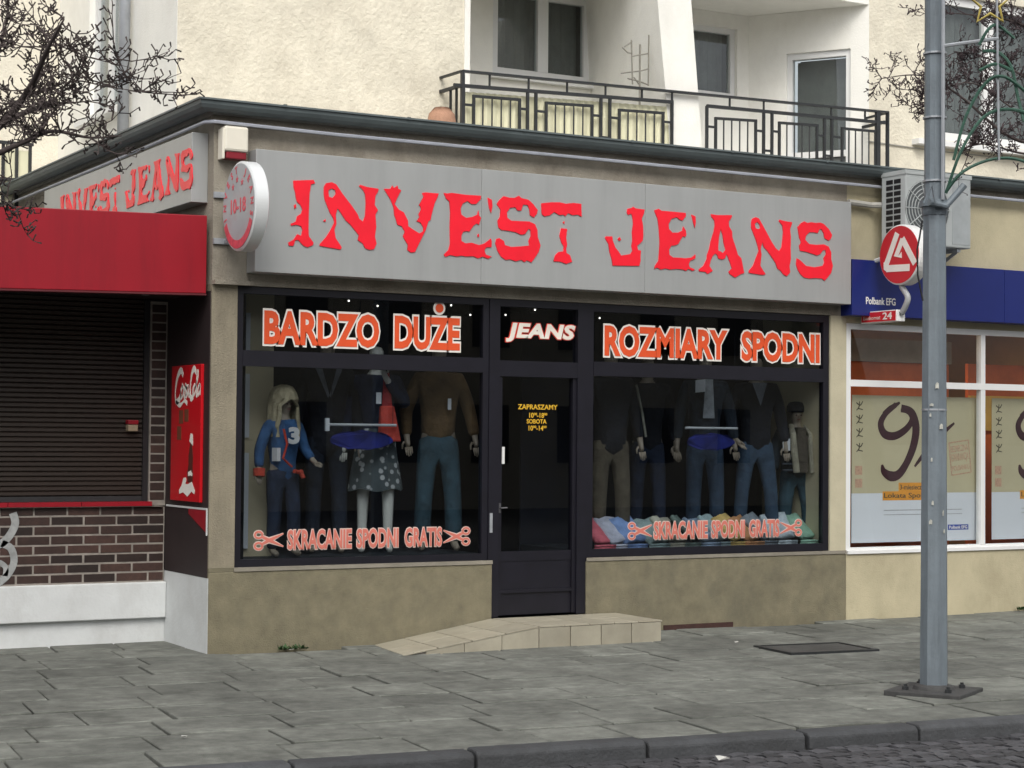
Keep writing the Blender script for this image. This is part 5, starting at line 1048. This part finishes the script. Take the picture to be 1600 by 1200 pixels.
# 6 dark figure
mannequin('mannequin dressed all in black and navy standing between khaki trousers and the rail', 1010, .75, 1.74, -.3, ('jacket', blk, .02, .9), ('jeans', cloth('denim_night', (.014, .022, .045)), .01))
# 7 pale shirt front
t, R1 = mannequin('mannequin in dark jacket with pale shirt front and blue jeans behind the blue hanging banner', 1100, .55, 1.78, -.4, ('jacket', cloth('jacket_slate', (.022, .032, .045)), .02, .9), ('jeans', jean2, .02))
add(t, R1, 'shirt_front', MB().add([(-.03, -.165, 1.47), (.035, -.165, 1.47), (.05, -.172, 1.12), (-.055, -.172, 1.12)], [(0,3,2,1)]), cloth('shirt_pale', (.42, .44, .45))); price_tag(t, R1, (-.08, -.175, 1.40), .045, .055, .01)
# 8 grey v-neck
t, R1 = mannequin('mannequin in black jacket with grey neckline and faded jeans next to the child in cap', 1180, .45, 1.76, -.4, ('jacket', blk, .022, .95), ('jeans', cloth('denim_faded', (.05, .085, .13)), .012), {-1: [(-.25, .03, 1.14), (-.23, -.14, .95), (-.19, -.2, .90)], 1: ARM_DOWN(1)}, stance=.03)
add(t, R1, 'neckline', MB().add([(-.07, -.14, 1.46), (.07, -.14, 1.46), (.0, -.175, 1.25)], [(0,2,1)]), cloth('shirt_grey', (.16, .17, .19)))
# 9 boy
t, R1 = mannequin('child mannequin in black cap, dark jacket and long cream scarf at the end pillar', 1243, .40, 1.27, -.35, ('jacket', cloth('jacket_dark', (.02, .03, .04)), .06, .95), ('jeans', jean3, .035), hem=.84, stance=.02, fat=1.2)
for s_, w_ in ((-1, .034), (1, .024)): add(t, R1, 'scarf', MB().tube([(s_*.075, -.06, 1.50), (s_*.095, -.19, 1.38), (s_*.09, -.225, 1.15), (s_*.085+.02, -.225, .90)], [w_*.7, w_, w_*1.05, w_], 8), cloth('scarf_cream', (.38, .34, .24)))
add(t, R1, 'waistcoat', MB().box((-.055, -.208, .90), (.065, -.15, 1.36)).box((-.05, -.19, 1.36), (.05, -.12, 1.47)), cloth('vest_brown', (.10, .08, .055))); price_tag(t, R1, (-.17, -.20, 1.25), .04, .075)
for z in (1.0, 1.1, .92): add(t, R1, 'jacket_stripe', MB().box((-.21, -.215, z), (-.10, -.17, z+.02)), cloth('stripe_slate', (.06, .07, .085)))
cap = MB().lathe([(.092, 1.665), (.10, 1.69), (.098, 1.74), (.075, 1.785), (.03, 1.80), (.005, 1.802)], (0, 0, 0), 'z', 20)
add(t, R1, 'cap', cap, blk, True); face(t, R1)
# hanging banners with a blue oval
blue_cl = M('banner_blue', (.010, .016, .15), .9, .6, 6); bd_ = M('banner_black', (.012, .013, .02), .8, .2, 6)
def banner(x0p, x1p, zp, label):
    a, b = FP(x0p, zp, .16), FP(x1p, zp, .16); t = thing('hanging_banner', label, 'banner', ((a.x+b.x)/2, .16, a.z-.35), 'blue banners hung behind the shop glass')
    zc = (a.z+b.z)/2
    obj('rail', MB().tube([(a.x, .16, zc), (b.x, .16, zc)], .011, 8), M('rail_pale', (.55, .56, .55), .5), t)
    cx = (a.x+b.x)/2; rx_ = (b.x-a.x)*.46; vs = []; n = 28
    for k in range(n): aa = 2*math.pi*k/n; vs.append((cx+rx_*math.cos(aa), .165+.01*math.sin(k*1.3), zc-.12+.075*math.sin(aa)*(1+.07*math.sin(k*2.1))))
    m = MB().add(vs+[(v[0], v[1]+.006, v[2]) for v in vs], [tuple(range(n)), tuple(range(2*n-1, n-1, -1))]+[(k, (k+1) % n, (k+1) % n+n, k+n) for k in range(n)])
    obj('blue_oval', m, blue_cl, t)
    for xx in (a.x+.03, b.x-.03): obj('cord', MB().tube([(xx, .16, zc), (xx, .16, 2.8)], .0025, 4), bd_, t)
    for k in (-.5, .5): obj('tie', MB().tube([(cx+rx_*k, .162, zc), (cx+rx_*k, .166, zc-.06)], .003, 4), bd_, t)
    return t, a, zc
t, a, zc = banner(512, 619, 664, 'pale rail with a blue oval cloth hanging before the red bag')
obj('end_cap', B((a.x-.02, .15, zc-.05), (a.x+.012, .172, zc+.05)), white_pl, t)
banner(1071, 1152, 669, 'pale rail with a blue oval cloth hanging above the folded clothes')
# folded clothes on the display floor
random.seed(9)
fold_c = [((.45, .05, .07), 'red'), ((.30, .30, .34), 'pale grey'), ((.10, .17, .33), 'blue'), ((.16, .22, .20), 'sage'), ((.30, .28, .20), 'beige'), ((.05, .08, .06), 'dark green'), ((.14, .19, .25), 'slate blue'), ((.20, .27, .26), 'mint grey'), ((.42, .26, .05), 'mustard'), ((.38, .16, .04), 'rust orange'), ((.12, .14, .15), 'charcoal'), ((.34, .38, .38), 'silver'), ((.14, .26, .17), 'leaf green')]
pxs = [940, 968, 990, 1024, 1056, 1080, 1104, 1128, 1150, 1172, 1196, 1226, 1258]
places = ['beside the door jamb', 'between red and blue ones', 'under khaki trousers', 'next to the blue one', 'below the scissors mark', 'below the window slogan', 'beside a dark green one', 'beside a slate blue one', 'beside the rust orange one', 'beside the mustard one', 'below faded jeans', 'at the feet of the capped child', 'in the end corner of the window']
for i, ((c_, nm), px_) in enumerate(zip(fold_c, pxs)):
    x = FP(px_, 850, .17).x; y = .17+random.uniform(-.01, .02); tall = random.uniform(.19, .26)
    t = thing('folded_garment', f'{nm} folded garment lying {places[i]}', 'garment', (x, y, .686), 'folded clothes along the window floor')
    b = bmesh.new(); bmesh.ops.create_cube(b, size=1); bmesh.ops.subdivide_edges(b, edges=b.edges[:], cuts=3, use_grid_fill=True)
    wd = .25
    for v in b.verts:
        q = v.co; v.co = Vector((q.x*wd*(1-.06*abs(q.z*2)), q.y*.30*(1-.04*abs(q.z*2)), q.z*.045+.012*math.sin(q.x*9+i)+random.uniform(-.004, .004)))
    m = bpy.data.meshes.new('g'); b.to_mesh(m); b.free(); m.polygons.foreach_set('use_smooth', [True]*len(m.polygons)); m.transform(Matrix.Translation((x, y+.10, .686+.055+tall*.45)) @ Matrix.Rotation(random.uniform(.2, .75)*(1 if i != 11 else -1), 4, 'Z') @ Matrix.Rotation(math.atan2(tall, .22)*.9, 4, 'X') @ Matrix.Rotation(random.uniform(-.2, .2), 4, 'Y'))
    mt = cloth('fold_'+nm, tuple(min(.75, q*1.7+.08) for q in c_)); obj('folded_body', m, mt, t)
    c2 = MB(); 
    for k in range(2): c2.tube([(x-wd*.42, y-.06-.004*k, .700+.022*k), (x, y-.075-.004*k, .703+.022*k), (x+wd*.42, y-.06-.004*k, .700+.022*k)], .011, 6)
    obj('fold_edge', c2, mt, t, smooth=True)

# lit spot lamps under the shop ceiling
glow = bpy.data.materials.new('lamp_glow'); glow.use_nodes = True; ge_ = glow.node_tree.nodes['Principled BSDF']; ge_.inputs['Emission Color'].default_value = (1, .93, .8, 1); ge_.inputs['Emission Strength'].default_value = 4
for px_, py_, wh in ((590, 478, 'above the O of the first orange word'), (705, 477, 'beside the dot over the orange Z'), (735, 492, 'past the E of the second orange word'), (790, 492, 'above the J of the white lettering'), (836, 484, 'above the A of the white lettering'), (937, 497, 'above the R of the orange lettering past the door'), (545, 470, 'above the Z of the first orange word')):
    p = FP(px_, py_, .95); t = thing('spot_lamp', 'tiny lit spot lamp '+wh, 'lamp', p, 'spot lamps under the shop ceiling')
    obj('lamp_body', MB().lathe([(.022, .004), (.03, .03), (.02, .08)], p, 'y', 12).tube([p+Vector((0, .05, .01)), p+Vector((0, .06, 2.84-p.z))], .006, 5), black_m, t); obj('bulb', MB().lathe([(.003, -.005), (.0075, .0), (.006, .004)], p, 'y', 10), glow, t)

# ================================================================== SMALL THINGS ON THE GROUND
random.seed(13)
def weed(p, n, label, h=.05, spread=.1):
    m = MB()
    for i in range(n):
        b = p+Vector((random.uniform(-spread, spread), random.uniform(-.03, .0), 0)); a = random.uniform(0, 6.28); l = random.uniform(.5, 1)*h; d = Vector((math.cos(a)*.7, math.sin(a)*.5-.2, random.uniform(.3, 1))).normalized(); s = d.cross(Vector((0, 0, 1))).normalized()*l*.22
        m.add([b, b+d*l*.5+s, b+d*l, b+d*l*.5-s], [(0,1,2,3)])
    o = obj('weed', m.mesh(recalc=False), green_l, None, p); tag(o, label, 'weed')
weed(FP(455, 1015, -.03), 60, 'low green weeds growing at the foot of the beige plinth', .06, .13)
weed(FP(1594, 953, -.03), 30, 'small green weed at the foot of the cream bank plinth', .06, .05)
for px_, py_, lb in ((456, 1016, 'white paper scrap among weeds at the plinth foot'), (287, 1152, 'white paper scrap on a bare slab near the kerb before the kiosk'), (1151, 1004, 'white paper scrap on slabs near the end of the step'), (1128, 1188, 'crumpled pale litter lying on the road setts against the kerb')):
    p = GP(px_, py_, .004 if py_ < 1180 else -.08); m = MB(); s = .014 if py_ < 1180 else .04
    vs = [(p.x+random.uniform(-s, s)*1.6, p.y+random.uniform(-s, s), p.z+random.uniform(0, s*.8)) for _ in range(7)]
    b = bmesh.new(); [b.verts.new(v) for v in vs]; bmesh.ops.convex_hull(b, input=b.verts[:]); me = bpy.data.meshes.new('l'); b.to_mesh(me); b.free()
    o = obj('litter', me, M('litter_pale', (.5, .5, .47), .8), None, p); tag(o, lb, 'litter')

# ================================================================== HOUSES ACROSS THE STREET (seen only as reflections)
for i, (x0, x1, h, c_) in enumerate(((-34, -14, 9.5, (.40, .36, .30)), (-13.9, 6, 8.0, (.36, .36, .37)), (6.1, 30, 10.0, (.42, .38, .30)))):
    yy = -29
    t = thing('street_house', ('brownish', 'grey', 'tan')[i]+' house across the street from the clothes shop', 'house', ((x0+x1)/2, yy, -.2), 'houses across the street')
    wm_ = M('house_wall_%d' % i, c_, .9, .15, .8, .01, 20)
    wl_ = obj('wall', B((x0, yy-8, -.2), (x1, yy, h)), wm_, t); obj('roof', MB().hexa([(x0-.3, yy-8.3, h+.001), (x1+.3, yy-8.3, h+.001), (x1+.3, yy+.3, h+.001), (x0-.3, yy+.3, h+.001)], [(x0-.3, yy-4.2, h+3), (x1+.3, yy-4.2, h+3), (x1+.3, yy-4, h+3), (x0-.3, yy-4, h+3)]), M('roof_tile', (.10, .05, .035), .9), t)
    xx = x0+1.5
    while xx < x1-1.5:
        for z in (1.0, 4.0, 7.0):
            if z+1.6 < h: obj('window', B((xx, yy+.005, z), (xx+1.1, yy+.04, z+1.5)), M('house_window', (.03, .03, .035), .2), t)
        xx += 2.6
